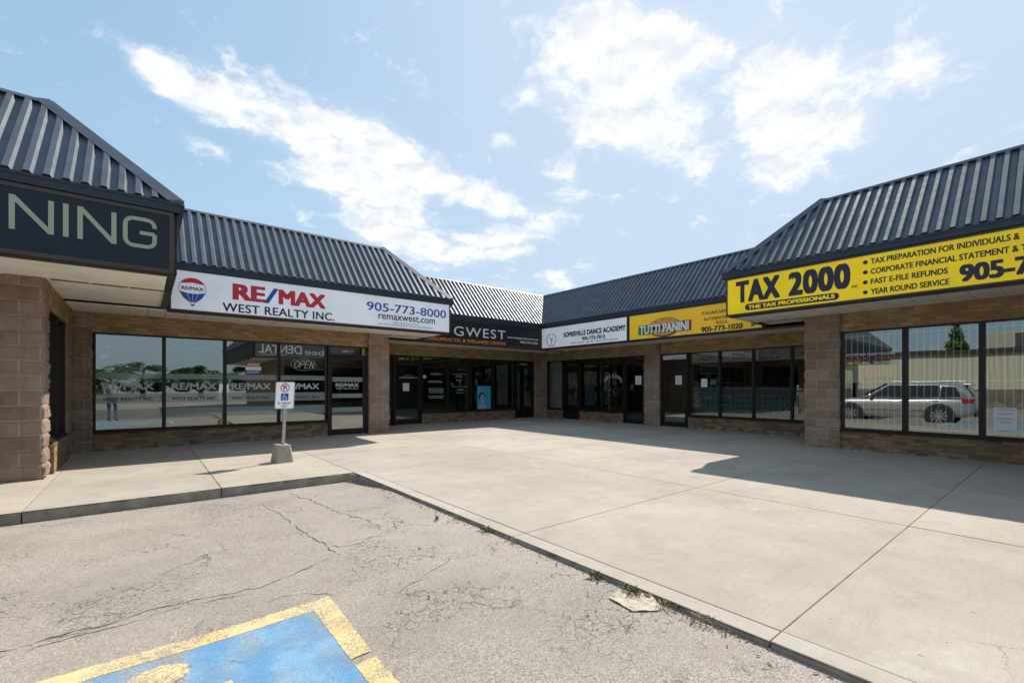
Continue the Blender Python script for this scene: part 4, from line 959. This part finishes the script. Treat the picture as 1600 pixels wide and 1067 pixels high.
notice(F4, -7.02, -6.83, 1.245, 1.49, -.056, 'pale paper beside the restaurant menu frame, left of two', 0)
notice(F4, -6.745, -6.575, 1.31, 1.47, -.075, 'small greenish paper inside the restaurant window, right of two', 3, simple('green_paper', (.45, .58, .48), .8))
notice(F6, -.87, -.605, .70, .905, -.056, 'upper of two white papers in the tax office window', 3); notice(F6, -.87, -.61, .495, .697, -.056, 'lower of two white papers in the tax office window', 2)
mb = MB()
w = d4
for k, ch in enumerate('WELCOME'):
    a = R(142 - k * 17.3); c_s, c_z, rad = -10.29, 1.22, .46
    x, z = c_s + rad * math.cos(a), c_z + rad * .9 * math.sin(a)
    lettering(w4[1] if x > -10.76 else w4[0], F4, ch, x - .045, x + .045, z - .06, z + .06, GO, T_window, .02)
px_print(d4, F4, -12.22, -12.12, 1.36, 1.44, -.045, T_window, 2, (.05, .09))
t = thing('menu_board', 'dark framed menu board hanging inside the restaurant window', 'menu board', F4.P(-6.83, -.2, 1.64))
mb = MB(); mb.box(F4, -7.10, -6.55, -.20, -.19, 1.65, 1.89); mb.build('board', M_dark, t)
mb = MB()
for a, b, c, d in ((-7.13, -6.52, 1.88, 1.90), (-7.13, -6.52, 1.635, 1.655), (-7.13, -7.11, 1.655, 1.88), (-6.54, -6.52, 1.655, 1.88)): mb.box(F4, a, b, -.205, -.183, c, d)
mb.build('frame', simple('pale_wood', (.34, .26, .17), .5), t)
t = thing('barrier_post', 'thin gold pole standing inside the dance school window', 'pole', F4.P(-10.70, -.5, .02))
mb = MB()
for x in (-10.735, -10.655): mb.tube(F4.P(x, -.35, .02), F4.P(x, -.35, 1.55), .012)
mb.build('post', simple('dull_gold', (.45, .28, .08), .35, .8), t); mb = MB(); mb.tube(F4.P(-10.695, -.35, 1.60), F4.P(-10.695, -.35, 1.75), .03, .015, n=10); mb.build('finial', T_white, t)
t = thing('tax_banner', 'red and yellow promotional banner inside the first tax office window', 'banner', F6.P(-2.5, -.15, 1.33))
mb = MB(); mb.box(F6, -2.66, -2.12, -.072, -.066, 1.44, 1.67, 0); mb.box(F6, -2.93, -2.665, -.072, -.066, 1.33, 1.68, 1); poly(mb, F6, ell(-2.80, 1.50,   .10, .12, 0, 345, 20), -.0655, m=2); mb.build('sheet', [simple('banner_red', (.62, .07, .045), .6), simple('banner_yellow', (.80, .66, .16), .6), M_film], t)
px_print(t, F6, -2.60, -2.16, 1.455, 1.66, -.0655, T_white, 4)
wl = w6[0]
lettering(wl, F6, '$30 OFF NEW CLIENT DISCOUNT', -2.91, -2.12, 1.855, 1.91, GO, T_window, .03); lettering(wl, F6, 'TAX 2000', -2.89, -2.13, 1.765, 1.84, GO, frost_text('red_outline_lettering', (.5, .13, .07), .75), .02); lettering(wl, F6, '905-773-4895   TAX2000.CA', -2.90, -2.12, 1.69, 1.745, GO, T_window, .03)
t = thing('door_sticker', 'small pale card at the lower left of the clinic glazing', 'sticker', F3.P(7.45, -.05, 1.55)); mb = MB(); mb.box(F3, 7.41, 7.53, -.053, -.050, 1.54, 1.65); mb.build('card', M_film, t)

# ------------------------------------------------------------------ permit parking sign in its concrete block
def permit_sign():
    b = Vector((1.80, 8.33, 0))
    t = thing('parking_sign', 'no parking by permit only sign on a leaning post in a concrete block', 'sign', b)
    rx = Matrix.Rotation(R(-39 - 3), 3, 'Z')   # right axis of the plate
    r = rx @ Vector((1, 0, 0)); r = Vector((math.sin(HEAD), -math.cos(HEAD), 0)); r = Matrix.Rotation(R(6), 3, 'Z') @ r; n = Vector((0, 0, 1)).cross(r) * -1
    lean = .05; UP = (Vector((0, 0, 1)) + r * lean).normalized()
    class FrT(Fr):
        def P(s, a, d, z): return s.o + s.r * a + s.n * d + UP * z
    f = FrT(b, r, n, 'X')
    mb = MB(); rnd = random.Random(5)
    rows = []
    for z, h in ((0, .135), (.02, .14), (.275, .105), (.29, .098)):
        row = []
        for k in range(24):
            a = 2 * math.pi * (k + .5) / 24; c, s_ = math.cos(a), math.sin(a); q = h / max(abs(c), abs(s_)); q = min(q, h * 1.30)
            p = b + Matrix.Rotation(R(10), 3, 'Z') @ Vector((c * q, s_ * q, 0)) + Vector((0, 0, z)); p += (p - b).normalized() * noise.noise(p * 9) * .012; row.append(p)
        rows.append(row)
    for A, B in zip(rows[:-1], rows[1:]):
        for k in range(24): j = (k + 1) % 24; mb.face([A[k], A[j], B[j], B[k]])
    mb.face(rows[-1])
    mb.build('concrete_base', M_concbase, t, bevel=0)
    mb = MB(); mb.tube(f.P(0, 0, .26), f.P(0, 0, 1.20), .026, n=14); mb.build('post', M_galv, t, smooth=False)
    w, z0, z1, rr = .152, .885, 1.335, .028
    def rrect(w, z0, z1, r): return ell(w - r, z1 - r, r, r, 0, 90, 5) + ell(-w + r, z1 - r, r, r, 90, 180, 5) + ell(-w + r, z0 + r, r, r, 180, 270, 5) + ell(w - r, z0 + r, r, r, 270, 360, 5)
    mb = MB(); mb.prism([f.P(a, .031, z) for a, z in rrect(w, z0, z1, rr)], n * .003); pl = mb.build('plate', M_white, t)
    mb = MB(); o, i = rrect(w - .006, z0 + .006, z1 - .006, rr - .004), rrect(w - .011, z0 + .011, z1 - .011, rr - .008)
    stroke(mb, f, o + [o[0]], .005, .0342, .001); mb.build('border', T_black, pl)
    mb = MB(); c = (0, 1.235); stroke(mb, f, ell(*c, .066, .066, 0, 360, 28), .014, .0345, .001, 0); stroke(mb, f, [(-.047, 1.282), (.047, 1.188)], .013, .0375, .001, 0)
    stroke(mb, f, [(-.018, 1.195), (-.018, 1.275)], .014, .0355, .001, 1); stroke(mb, f, [(-.018, 1.268), (.012, 1.268), (.026, 1.252), (.012, 1.236), (-.018, 1.236)], .014, .0357, .0006, 1); mb.build('no_parking_symbol', [T_red, T_black], pl)
    mb = MB(); poly(mb, f, [(-.06, 1.025), (.06, 1.025), (.06, 1.145), (-.06, 1.145)], .0345, .001, 0)
    poly(mb, f, ell(-.012, 1.128, .011, .011, 0, 340, 10), .036, .001, 1); stroke(mb, f, [(-.012, 1.114), (-.010, 1.08), (.022, 1.08), (.034, 1.048), (.045, 1.05)], .010, .036, .001, 1); stroke(mb, f, [(-.010, 1.098), (.016, 1.098)], .008, .0373, .001, 1); stroke(mb, f, ell(.0, 1.066, .030, .030, 110, 345, 16), .009, .0385, .001, 1)
    mb.build('wheelchair_symbol', [T_blue, T_white], pl)
    lettering(pl, f, 'BY PERMIT', -.105, .105, .962, .996, .0345, T_black, .01); lettering(pl, f, 'ONLY', -.052, .052, .915, .949, .0345, T_black, .01)
    mb = MB()
    for z in (1.312, .903): mb.tube(f.P(0, .033, z), f.P(0, .039, z), .007, n=6)
    mb.build('bolt', M_dark, pl)
permit_sign()

# ------------------------------------------------------------------ litter and weeds along the kerb
def cardboard():
    t = thing('cardboard_scrap', 'torn weathered piece of cardboard lying on the asphalt by the kerb', 'cardboard', (2.28, 1.66, za(2.28, 1.66)))
    P = [(2.20, 1.785), (2.29, 1.785), (2.335, 1.70), (2.385, 1.61), (2.345, 1.535), (2.29, 1.505), (2.175, 1.595)]
    bm = bmesh.new(); f = bm.faces.new([bm.verts.new((x, y, 0)) for x, y in P])
    for ax, a, b in ((0, 2.17, 2.39), (1, 1.5, 1.79)):
        q = a + .012
        while q < b:
            co = [0, 0, 0]; co[ax] = q; no = [0, 0, 0]; no[ax] = 1
            bmesh.ops.bisect_plane(bm, geom=bm.verts[:] + bm.edges[:] + bm.faces[:], plane_co=co, plane_no=no); q += .012
    for v in bm.verts:
        x, y = v.co.x, v.co.y; z = .006 + .007 * noise.noise((x * 14, y * 14, 3)) + .004 * noise.noise((x * 50, y * 50, 3))
        fold = max(0, (x - 2.27) * 3 + (y - 1.63) * 1.0); z += min(.03, fold * .10) * (.6 + noise.noise((x * 24, y * 24, 9)))
        v.co.x += noise.noise((x * 60, y * 60, 0)) * .004; v.co.y += noise.noise((x * 60, y * 60, 5)) * .004
        v.co.z = za(x, y) + max(.003, z)
    mb = MB()
    for f in bm.faces: mb.face([v.co for v in f.verts])
    bm.free()
    o = mb.build('sheet', M_card, t, recalc=False)
    s = o.modifiers.new('thickness', 'SOLIDIFY'); s.thickness = .004
    mb = MB()
    rnd = random.Random(2)
    for k in range(16):
        u = k / 15; x, y = 2.285 + .085 * u + rnd.uniform(-.01, .01), 1.70 - .09 * u + rnd.uniform(-.012, .012); z = za(x, y) + .02
        a = rnd.uniform(0, 3.1); dx, dy = math.cos(a) * .02, math.sin(a) * .012
        mb.face([(x - dx, y - dy, z), (x + dx, y + dy, z + rnd.uniform(0, .012)), (x + dx * .5, y + .016, z + .02), (x - dx * .9, y + .012, z + .012)])
    mb.build('torn_flap', simple('damp_cardboard', (.22, .16, .10), .9, var=.3, vscale=40), t, recalc=False)
cardboard()
WEEDS = [(2.36, 2.03, .055, 0, 'small green weed by the kerb, first beyond the cardboard scrap'), (2.365, 1.745, .075, 0, 'brightest green weed between the cardboard scrap and the kerb'), (2.36, 1.50, .06, 1, 'yellowish weed just nearer than the cardboard scrap'), (2.36, 1.29, .095, 1, 'widest tangled half dry weed clump against the kerb'), (2.35, 1.14, .05, 2, 'brown dry weed litter nearest the frame bottom along the kerb'),
         (2.365, 3.76, .06, 1, 'low dry weed under the kerb where the crack meets it'), (2.365, 3.30, .085, 0, 'leafy green weed at the kerb near the slab joint'), (2.345, 5.43, .05, 2, 'brown dead weed tuft close to the kerb corner'), (2.36, 2.90, .06, 1, 'sparse weed right below the plaza slab joint'), (2.20, 3.88, .03, 0, 'tiny weed sprouting on the asphalt away from the kerb'), (2.30, 6.50, .04, 1, 'weed tuck in the kerb corner')]
for i, (x, y, r, kind, lab) in enumerate(WEEDS):
    rnd = random.Random(i); mb = MB(); z = za(x, y)
    for k in range(int(30 * (r / .06))):
        a = rnd.uniform(0, 6.28); r *= 1; q = r * .8 * rnd.random() ** .8; px, py = x + math.cos(a) * q * .55, y + math.sin(a) * q * 1.25
        if px > 2.392: px = 2.392
        h = rnd.uniform(.012, .05) * (1 if kind < 2 else .4); l = rnd.uniform(.008, .02) if kind == 0 else rnd.uniform(.003, .009); b = rnd.uniform(0, 6.28); dx, dy = math.cos(b), math.sin(b)
        e = Vector((px + dx * h * .9, py + dy * h * .9, z + h)); o = Vector((px, py, z)); m = (o + e) / 2 + Vector((0, 0, h * .3))
        mb.face([o, m + Vector((-dy, dx, 0)) * l * .5, e, m - Vector((-dy, dx, 0)) * l * .5], 1 if (kind == 2 or (kind == 1 and rnd.random() < .55)) else 0)
    o = mb.build('weed', M_weed, None, recalc=False); tag(o, lab, 'weed', 'weeds along the kerb')

def grit():
    """loose stones, dead leaves and dirt gathered along the kerbs and strewn thinly over the lot"""
    mb = MB(); rnd = random.Random(12)
    def bit(x, y, z, r, m):
        a = rnd.uniform(0, 6.28); pts = [Vector((x + r * math.cos(a + k * 2.1) * rnd.uniform(.6, 1.3), y + r * math.sin(a + k * 2.1) * rnd.uniform(.6, 1.3), z)) for k in range(3)]; t = Vector((x, y, z + r * rnd.uniform(.4, 1.)))
        mb.face(pts, m)
        for k in range(3): mb.face([pts[k], pts[(k + 1) % 3], t], m)
    for k in range(2600):
        y = rnd.uniform(-.2, 6.5); x = 2.385 - rnd.expovariate(1 / .035); dens = noise.noise((y * 2.2, 3, 1))
        if rnd.random() > .45 + dens: continue
        bit(x, y, za(x, y), rnd.uniform(.0015, .0055), rnd.choice((0, 0, 1, 2)))
    for k in range(900):
        x = rnd.uniform(-2, 2.3); y = 6.635 - rnd.expovariate(1 / .03); bit(x, y, za(x, y), rnd.uniform(.002, .006), rnd.choice((0, 0, 1, 2)))
    for k in range(900):
        x = rnd.uniform(-1.5, 2.35); y = rnd.uniform(.6, 6.4); bit(x, y, za(x, y), rnd.uniform(.001, .0035), rnd.choice((0, 1, 0)))
    for k in range(160):
        y = rnd.uniform(.2, 6.3); x = 2.38 - rnd.expovariate(1 / .05); a = rnd.uniform(0, 6.28); l = rnd.uniform(.008, .022); dx, dy = math.cos(a) * l, math.sin(a) * l; z = za(x, y) + .003
        mb.face([(x - dx, y - dy, z), (x + dy * .3, y - dx * .3, z + .004), (x + dx, y + dy, z + .002), (x - dy * .3, y + dx * .3, z + .005)], 3)
    o = mb.build('kerb_grit', [simple('grey_grit', (.24, .21, .18), .95), simple('dark_grit', (.09, .08, .07), .95), simple('pale_grit', (.45, .41, .35), .95), simple('dead_leaf', (.22, .13, .06), .9, var=.4, vscale=30)], None, recalc=False); o['kind'] = 'stuff'
grit()

# ------------------------------------------------------------------ what the shop windows mirror: car, photographer, far wall, trees
def loft(mb, rings, m=0, cap=True):
    n = len(rings[0]); i = len(mb.v)
    for r in rings: mb.v += [Vector(p) for p in r]
    for a in range(len(rings) - 1):
        for k in range(n):
            j = (k + 1) % n; mb.f.append((i + a * n + k, i + a * n + j, i + (a + 1) * n + j, i + (a + 1) * n + k)); mb.m.append(m)
    if cap:
        mb.f.append(tuple(i + k for k in reversed(range(n)))); mb.m.append(m); mb.f.append(tuple(i + (len(rings) - 1) * n + k for k in range(n))); mb.m.append(m)
def suv(x, y, label, paint):
    z = za(x, y) + .0; t = thing('parked_suv', label, 'car', (x, y, z)); O = Vector((x, y, z))
    def ring(yy, zb, zt, w):
        h = [(0, zb), (w * .86, zb), (w * .97, zb + .12), (w, (zb + zt) / 2 + .05), (w * .985, zt - .10), (w * .93, zt - .02), (w * .6, zt + .012), (0, zt + .02)]
        pts = h + [(-a, b) for a, b in reversed(h[1:-1])]; return [O + Vector((a, yy, b)) for a, b in pts]
    mb = MB(); loft(mb, [ring(*r) for r in ((-2.40, .56, .98, .80), (-2.33, .40, 1.06, .91), (-2.0, .32, 1.10, .955), (-1.2, .27, 1.09, .965), (0, .26, 1.07, .965), (.95, .27, 1.06, .96), (1.5, .30, 1.04, .955), (1.95, .33, .99, .94), (2.25, .38, .92, .87), (2.38, .46, .84, .78))])
    body = mb.build('body', paint, t, smooth=True)
    def gring(yy, zt, wt, wb=.925):
        h = [(0, 1.04), (wb, 1.04), (wt + .06, zt - .16), (wt, zt - .04), (wt * .7, zt), (0, zt + .015)]
        pts = h + [(-a, b) for a, b in reversed(h[1:-1])]; return [O + Vector((a, yy, b)) for a, b in pts]
    mb = MB(); loft(mb, [gring(-2.36, 1.12, .74, .86), gring(-2.05, 1.60, .70), gring(-1.6, 1.70, .71), gring(-.5, 1.74, .72), (gring(.2, 1.69, .70)), gring(1.12, 1.12, .72)]); mb.build('cabin', paint, body, smooth=True)
    gl = bpy.data.materials.get('car_glass') or simple('car_glass', (.012, .016, .018), .05, 0, .8)
    for sx in (1, -1):
        for ys in (((-2.0, 1.16), (-1.45, 1.13), (-1.45, 1.56), (-1.85, 1.52)), ((-1.40, 1.13), (-.45, 1.12), (-.45, 1.61), (-1.40, 1.59)), ((-.38, 1.12), (.84, 1.11), (.18, 1.58), (-.38, 1.61))):
            mb = MB(); pts = [O + Vector((sx * (.935 - (zz - 1.04) / .52 * .155 + .012), yy, zz)) for yy, zz in ys]; mb.prism(pts, (-sx * .03, 0, 0)); mb.build('side_window', gl, body)
        mb = MB(); mb.box(FW, x + sx * .93 - .03, x + sx * .93 + .14 * (sx > 0) - .11 * (sx < 0), y + .72, y + .84, z + 1.08, z + 1.24); mb.build('mirror', paint, body, bevel=.03)
        for yy in (-1.30, -.30): mb = MB(); mb.box(FW, x + sx * .962 - .012, x + sx * .962 + .02, y + yy - .09, y + yy + .09, z + .955, z + .985); mb.build('door_handle', M_galv, body, bevel=.005)
        mb = MB(); mb.box(FW, x + sx * .965 - .02, x + sx * .965 + .014, y - .95, y + .95, z + .56, z + .60); mb.box(FW, x + sx * .94 - .02, x + sx * .94 + .02, y - .95, y + .95, z + .27, z + .32); mb.build('side_trim', bpy.data.materials.get('chrome') or simple('chrome', (.75, .75, .76), .12, 1), body)
        mb = MB(); mb.prism([O + Vector((sx * .90, -2.30, zz)) + Vector((sx * dx_, dy_, 0)) for zz, dx_, dy_ in ((.90, 0, -.06), (.90, .065, .25), (1.04, .045, .30), (1.06, -.02, -.03))], (-sx * .08, 0, 0)); mb.build('tail_light', bpy.data.materials.get('lamp_red') or simple('lamp_red', (.35, .01, .015), .2), body)
        mb = MB(); mb.box(FW, x + sx * .70 - .15, x + sx * .70 + .15, y + 2.22, y + 2.40, z + .70, z + .80); mb.build('headlight', M_galv, body, bevel=.03)
        mb = MB(); mb.tube(O + Vector((sx * .60, -1.95, 1.74)), O + Vector((sx * .64, .05, 1.75)), .018, n=8); mb.build('roof_rail', M_galv, body)
        for yy in (-1.40, 1.47):
            mb = MB(); mb.tube(O + Vector((sx * .80, yy, .40)), O + Vector((sx * .972, yy, .40)), .455, n=28); mb.build('wheel_arch', M_dark, body)
            mb = MB(); mb.tube(O + Vector((sx * .76, yy, .375)), O + Vector((sx * .985, yy, .375)), .375, n=32); w = mb.build('wheel', simple('tyre_rubber', (.02, .02, .02), .8) if not bpy.data.materials.get('tyre_rubber') else bpy.data.materials['tyre_rubber'], t, bevel=.02)
            mb = MB(); mb.tube(O + Vector((sx * .98, yy, .375)), O + Vector((sx * .99, yy, .375)), .07, n=16)
            for k in range(10):
                a = 2 * math.pi * k / 10; c = O + Vector((sx * .986, yy, .375)); q = Vector((0, math.cos(a), math.sin(a))); p = Vector((0, -math.sin(a), math.cos(a)))
                mb.prism([c + q * .05 + p * .02, c + q * .25 + p * .03, c + q * .25 - p * .03, c + q * .05 - p * .02], (sx * .008, 0, 0))
            mb.build('rim', M_galv, w)
    mb = MB(); mb.prism([O + Vector((a, b, c)) for a, b, c in ((-.68, 1.06, 1.19), (.68, 1.06, 1.19), (.62, .30, 1.65), (-.62, .30, 1.65))], (0, .012, .02)); mb.build('windscreen', gl, body)
    mb = MB(); mb.prism([O + Vector((a, b, c)) for a, b, c in ((-.66, -2.34, 1.16), (.66, -2.34, 1.16), (.58, -2.10, 1.54), (-.58, -2.10, 1.54))], (0, -.02, .01)); mb.build('rear_window', gl, body)
    mb = MB(); mb.box(FW, x - .62, x + .62, y - 2.26, y - 2.02, z + 1.60, z + 1.64); mb.build('rear_spoiler', paint, body, bevel=.015)
    mb = MB(); mb.box(FW, x - .72, x + .72, y - 2.47, y - 2.32, z + .36, z + .60); mb.build('bumper', M_dark, body, bevel=.04)
silver = simple('silver_car_paint', (.50, .50, .51), .28, .5, .6)
suv(-2.95, 4.75, 'silver sport utility car parked nose to the left kerb', silver)
suv(-9.6, -2.2, 'white sport utility car parked out in the lot behind the camera', simple('white_car_paint', (.7, .7, .7), .3, 0, .6))

def person():
    t = thing('person', 'photographer in blue jeans and grey shirt standing beside the camera', 'person', (-1.0, -.55, za(-1.0, -.55)))
    O = ORI[t.name]; face = Vector((.45, .893, 0)); side = Vector((.893, -.45, 0))
    V, Ed, Rd = [], [], []
    def v(a, b, z, r, link=None):
        V.append(side * a + face * b + Vector((0, 0, z))); Rd.append(r if isinstance(r, tuple) else (r, r)); i = len(V) - 1
        if link is not None: Ed.append((link, i))
        return i
    pel = v(0, 0, .96, (.155, .11)); wa = v(0, .0, 1.10, (.14, .10), pel); ch = v(0, .01, 1.30, (.165, .115), wa); nb = v(0, .0, 1.46, (.085, .07), ch); ne = v(0, .015, 1.54, (.055, .055), nb)
    hd = v(0, .035, 1.62, (.072, .085), ne); ht = v(0, .03, 1.72, (.072, .088), hd); v(0, .02, 1.785, (.04, .05), ht)
    for sx in (1, -1):
        h = v(.095 * sx, 0, .88, .088, pel); k = v(.11 * sx, .02, .50, .058, h); an = v(.115 * sx, -.015, .09, .042, k); he = v(.12 * sx, -.03, .045, .04, an); v(.14 * sx, .15, .03, (.038, .026), he)
        s = v(.175 * sx, 0, 1.42, .058, ch); e = v(.235 * sx, -.04, 1.14, .043, s); w = v(.20 * sx, .17, 1.02, .028, e); p = v(.17 * sx, .245, 1.02, (.036, .016), w)
        for k2, (q, l) in enumerate(((-.03, .062), (-.01, .075), (.01, .07), (.028, .055))):
            a = v(.17 * sx + q, .285, 1.02, .0095, p); b = v(.17 * sx + q - .004 * sx, .285 + l * .55, 1.012, .0085, a); v(.17 * sx + q - .006 * sx, .285 + l, .99, .0075, b)
        th = v(.17 * sx - .036 * sx, .245, 1.035, .010, p); v(.17 * sx - .05 * sx, .285, 1.04, .009, th)
    me = bpy.data.meshes.new('body'); me.from_pydata([tuple(q) for q in V], Ed, []); tmp = bpy.data.objects.new('body', me); COL.objects.link(tmp)
    sk = tmp.modifiers.new('skin', 'SKIN'); sk.use_smooth_shade = True
    for i, r in enumerate(Rd): me.skin_vertices[0].data[i].radius = r
    me.skin_vertices[0].data[0].use_root = True
    sb = tmp.modifiers.new('sub', 'SUBSURF'); sb.levels = 1; sb.render_levels = 1
    dg = bpy.context.evaluated_depsgraph_get(); m2 = bpy.data.meshes.new_from_object(tmp.evaluated_get(dg)); bpy.data.objects.remove(tmp)
    m2.name = 'body'; m2.materials.clear()
    for m in (simple('skin', (.42, .24, .16), .6), simple('blue_jeans', (.05, .09, .18), .85, var=.3, vscale=20), simple('grey_shirt', (.34, .36, .38), .85, var=.1), simple('shoe_dark', (.03, .03, .03), .6)): m2.materials.append(m)
    for p in m2.polygons:
        c = p.center; a = c.dot(side); b = c.dot(face)
        p.material_index = 3 if c.z < .085 else 1 if (c.z < 1.0 and b < .13 and abs(a) < .20) else 0 if (c.z > 1.50 or (b > .03 and c.z < 1.12 and abs(a) > .12)) else 2
        p.use_smooth = True
    o = bpy.data.objects.new('body', m2); COL.objects.link(o); o.parent = t; ORI[o.name] = O.copy()
    def P(a, b, z): return O + side * a + face * b + Vector((0, 0, z))
    mb = MB(); rings = []
    for j in range(7):
        ph = R(-10 + 16.5 * j); rings.append([P(.092 * math.cos(ph) * math.cos(R(k * 22.5)), .015 + .108 * math.cos(ph) * math.sin(R(k * 22.5)) - .02, 1.705 + .115 * math.sin(ph)) for k in range(16)])
    loft(mb, rings); mb.build('hair', simple('dark_hair', (.03, .02, .015), .7), o, smooth=True)
    mb = MB()
    for sx in (1, -1): mb.tube(P(.03 * sx, .108, 1.685), P(.03 * sx, .121, 1.685), .011, .006, m=0); mb.tube(P(.074 * sx, .02, 1.65), P(.082 * sx, .01, 1.70), .02, .022, m=1)
    mb.tube(P(0, .115, 1.68), P(0, .142, 1.645), .008, .014, m=1); mb.tube(P(-.022, .118, 1.60), P(.022, .118, 1.60), .006, m=2)
    mb.build('face_features', [T_black, bpy.data.materials['skin'], simple('lips', (.3, .1, .09), .6)], o)
person()

def warehouse():
    x = -26; t = thing('warehouse', 'long beige sided warehouse with stone base across the lot', 'building', (x, 4, -.4)); f = FE(x)
    def clad():
        m, nt, b = material('beige_siding'); sp = nt.add('SeparateXYZ'); nt.put(sp, 0, nt.pos())
        w = nt.add('TexWave', wave_type='BANDS', bands_direction='Y'); nt.put(w, 'Vector', nt.pos()); nt.put(w, 'Scale', 1.1)
        setb(nt, b, nt.mix(w.outputs[0], (.44, .40, .30), (.56, .52, .40)), .7); return m
    mb = MB(); mb.box(f, -22, 24, -12, 0, 1.1, 3.75); mb.build('siding_wall', clad(), t)
    mb = MB(); mb.box(f, -22, 24, -11.9, .06, -.6, 1.1); mb.build('stone_base', brick_mat('stone_base', 'Y', (.26, .21, .17), (.16, .13, .11), (.2, .18, .15), .5, .16), t)
    mb = MB(); mb.box(f, -22.2, 24.2, -12.2, .25, 3.75, 4.05); mb.build('roof_band', M_dark, t)
    t2 = thing('rooftop_unit', 'beige air handling unit on the warehouse roof', 'air conditioner', (x - 3, 3, 4.05)); mb = MB(); mb.box(FW, x - 4.2, x - 2, 2.0, 4.4, 4.05, 5.35); mb.build('casing', simple('beige_steel', (.42, .38, .31), .6), t2, bevel=.03)
    mb = MB()
    for k in range(8): mb.box(FW, x - 1.999, x - 1.97, 2.2, 2.9, 4.2 + k * .13, 4.28 + k * .13)
    mb.build('louvre', M_dark, t2)
warehouse()
def leafy(seed, n, rad, h0, h1, cone=False, size=.16):
    rnd = random.Random(seed); mb = MB(); cl = []
    for k in range(26):
        z = rnd.uniform(0, 1); q = (1 - z) if cone else math.sin(math.pi * (.12 + .80 * z)) ** .6; a = rnd.uniform(0, 6.28); r = rad * q * rnd.uniform(.3, .95); cl.append((r * math.cos(a), r * math.sin(a), h0 + (h1 - h0) * z, rad * rnd.uniform(.22, .42) * (.5 + .5 * q)))
    for k in range(n):
        c = rnd.choice(cl); d = Vector((rnd.gauss(0, 1), rnd.gauss(0, 1), rnd.gauss(0, 1))).normalized() * c[3] * rnd.random() ** .35; p = Vector(c[:3]) + d
        u = Vector((rnd.gauss(0, 1), rnd.gauss(0, 1), rnd.gauss(0, 1))).normalized(); w = u.orthogonal().normalized(); s = size * rnd.uniform(.5, 1.3)
        mb.face([p - u * s, p + w * s * .55, p + u * s, p - w * s * .55], 0 if rnd.random() < .5 else 1)
    return mb
def tree(name, lab, x, y, h, rad, seed, cone=False, proto=[None, None]):
    z = za(x, y); t = thing(name, lab, 'tree', (x, y, z), 'trees round the parking lot')
    i = 1 if cone else 0
    if proto[i] is None:
        mb = leafy(seed, 5200 if not cone else 4200, 2.6 if not cone else 1.5, 1.6 if not cone else .9, 6.5, cone); 
        for v in mb.v: v += Vector((x, y, z))
        c = mb.build('crown', M_leaf, t, recalc=False)
        mb = MB(); p0 = Vector((x, y, z)); mb.tube(p0, p0 + Vector((.1, 0, 3)), .22, .14, caps=False); mb.tube(p0 + Vector((.1, 0, 3)), p0 + Vector((0, .1, 5.8)), .14, .04)
        for a in range(0 if cone else 5): mb.tube(p0 + Vector((.08, 0, 2.4 + a * .45)), p0 + Vector((1.5 * math.cos(a * 1.3), 1.5 * math.sin(a * 1.3), 3.8 + a * .5)), .07, .02, n=6)
        b = mb.build('trunk', M_bark, t); proto[i] = (c, b)
    else:
        for o in proto[i]: c = o.copy(); COL.objects.link(c); c.parent = t
    t.scale = (rad, rad, h * (1 if cone else .66)); t.rotation_euler = (0, 0, seed * 1.7)
LABT = ['leftmost tree of the row far behind the camera', 'second tree in the row far behind the camera', 'third tree in the row, the lowest one', 'fourth tree in the row behind the camera', 'tree straight behind the photographer', 'widest tree, just right of the photographer', 'seventh tree of the row at the lot edge', 'eighth tree of the row at the lot edge', 'rightmost tree of the row behind the dental wing']
for k, (x, y, h, r) in enumerate(((-30, -50, .95, 1.4), (-23, -54, 1.1, 1.5), (-17, -51, .85, 1.4), (-11.5, -53, 1.0, 1.5), (-6, -50, .9, 1.5), (0, -54, 1.0, 1.7), (6, -51, .88, 1.4), (12, -53, 1.05, 1.5), (18, -52, 1.0, 1.4))): tree('broadleaf_tree', LABT[k], x, y, h, r, k + 1)
for k, (x, y, h, lab) in enumerate(((-41, 7.5, 1.35, 'tall conifer behind the warehouse roof'), (-44, 17, 1.2, 'conifer farther along behind the warehouse'), (-25.5, -30, 1.3, 'conifer at the open end of the warehouse'))): tree('conifer_tree', lab, x, y, h, 1.2, k + 9, True)
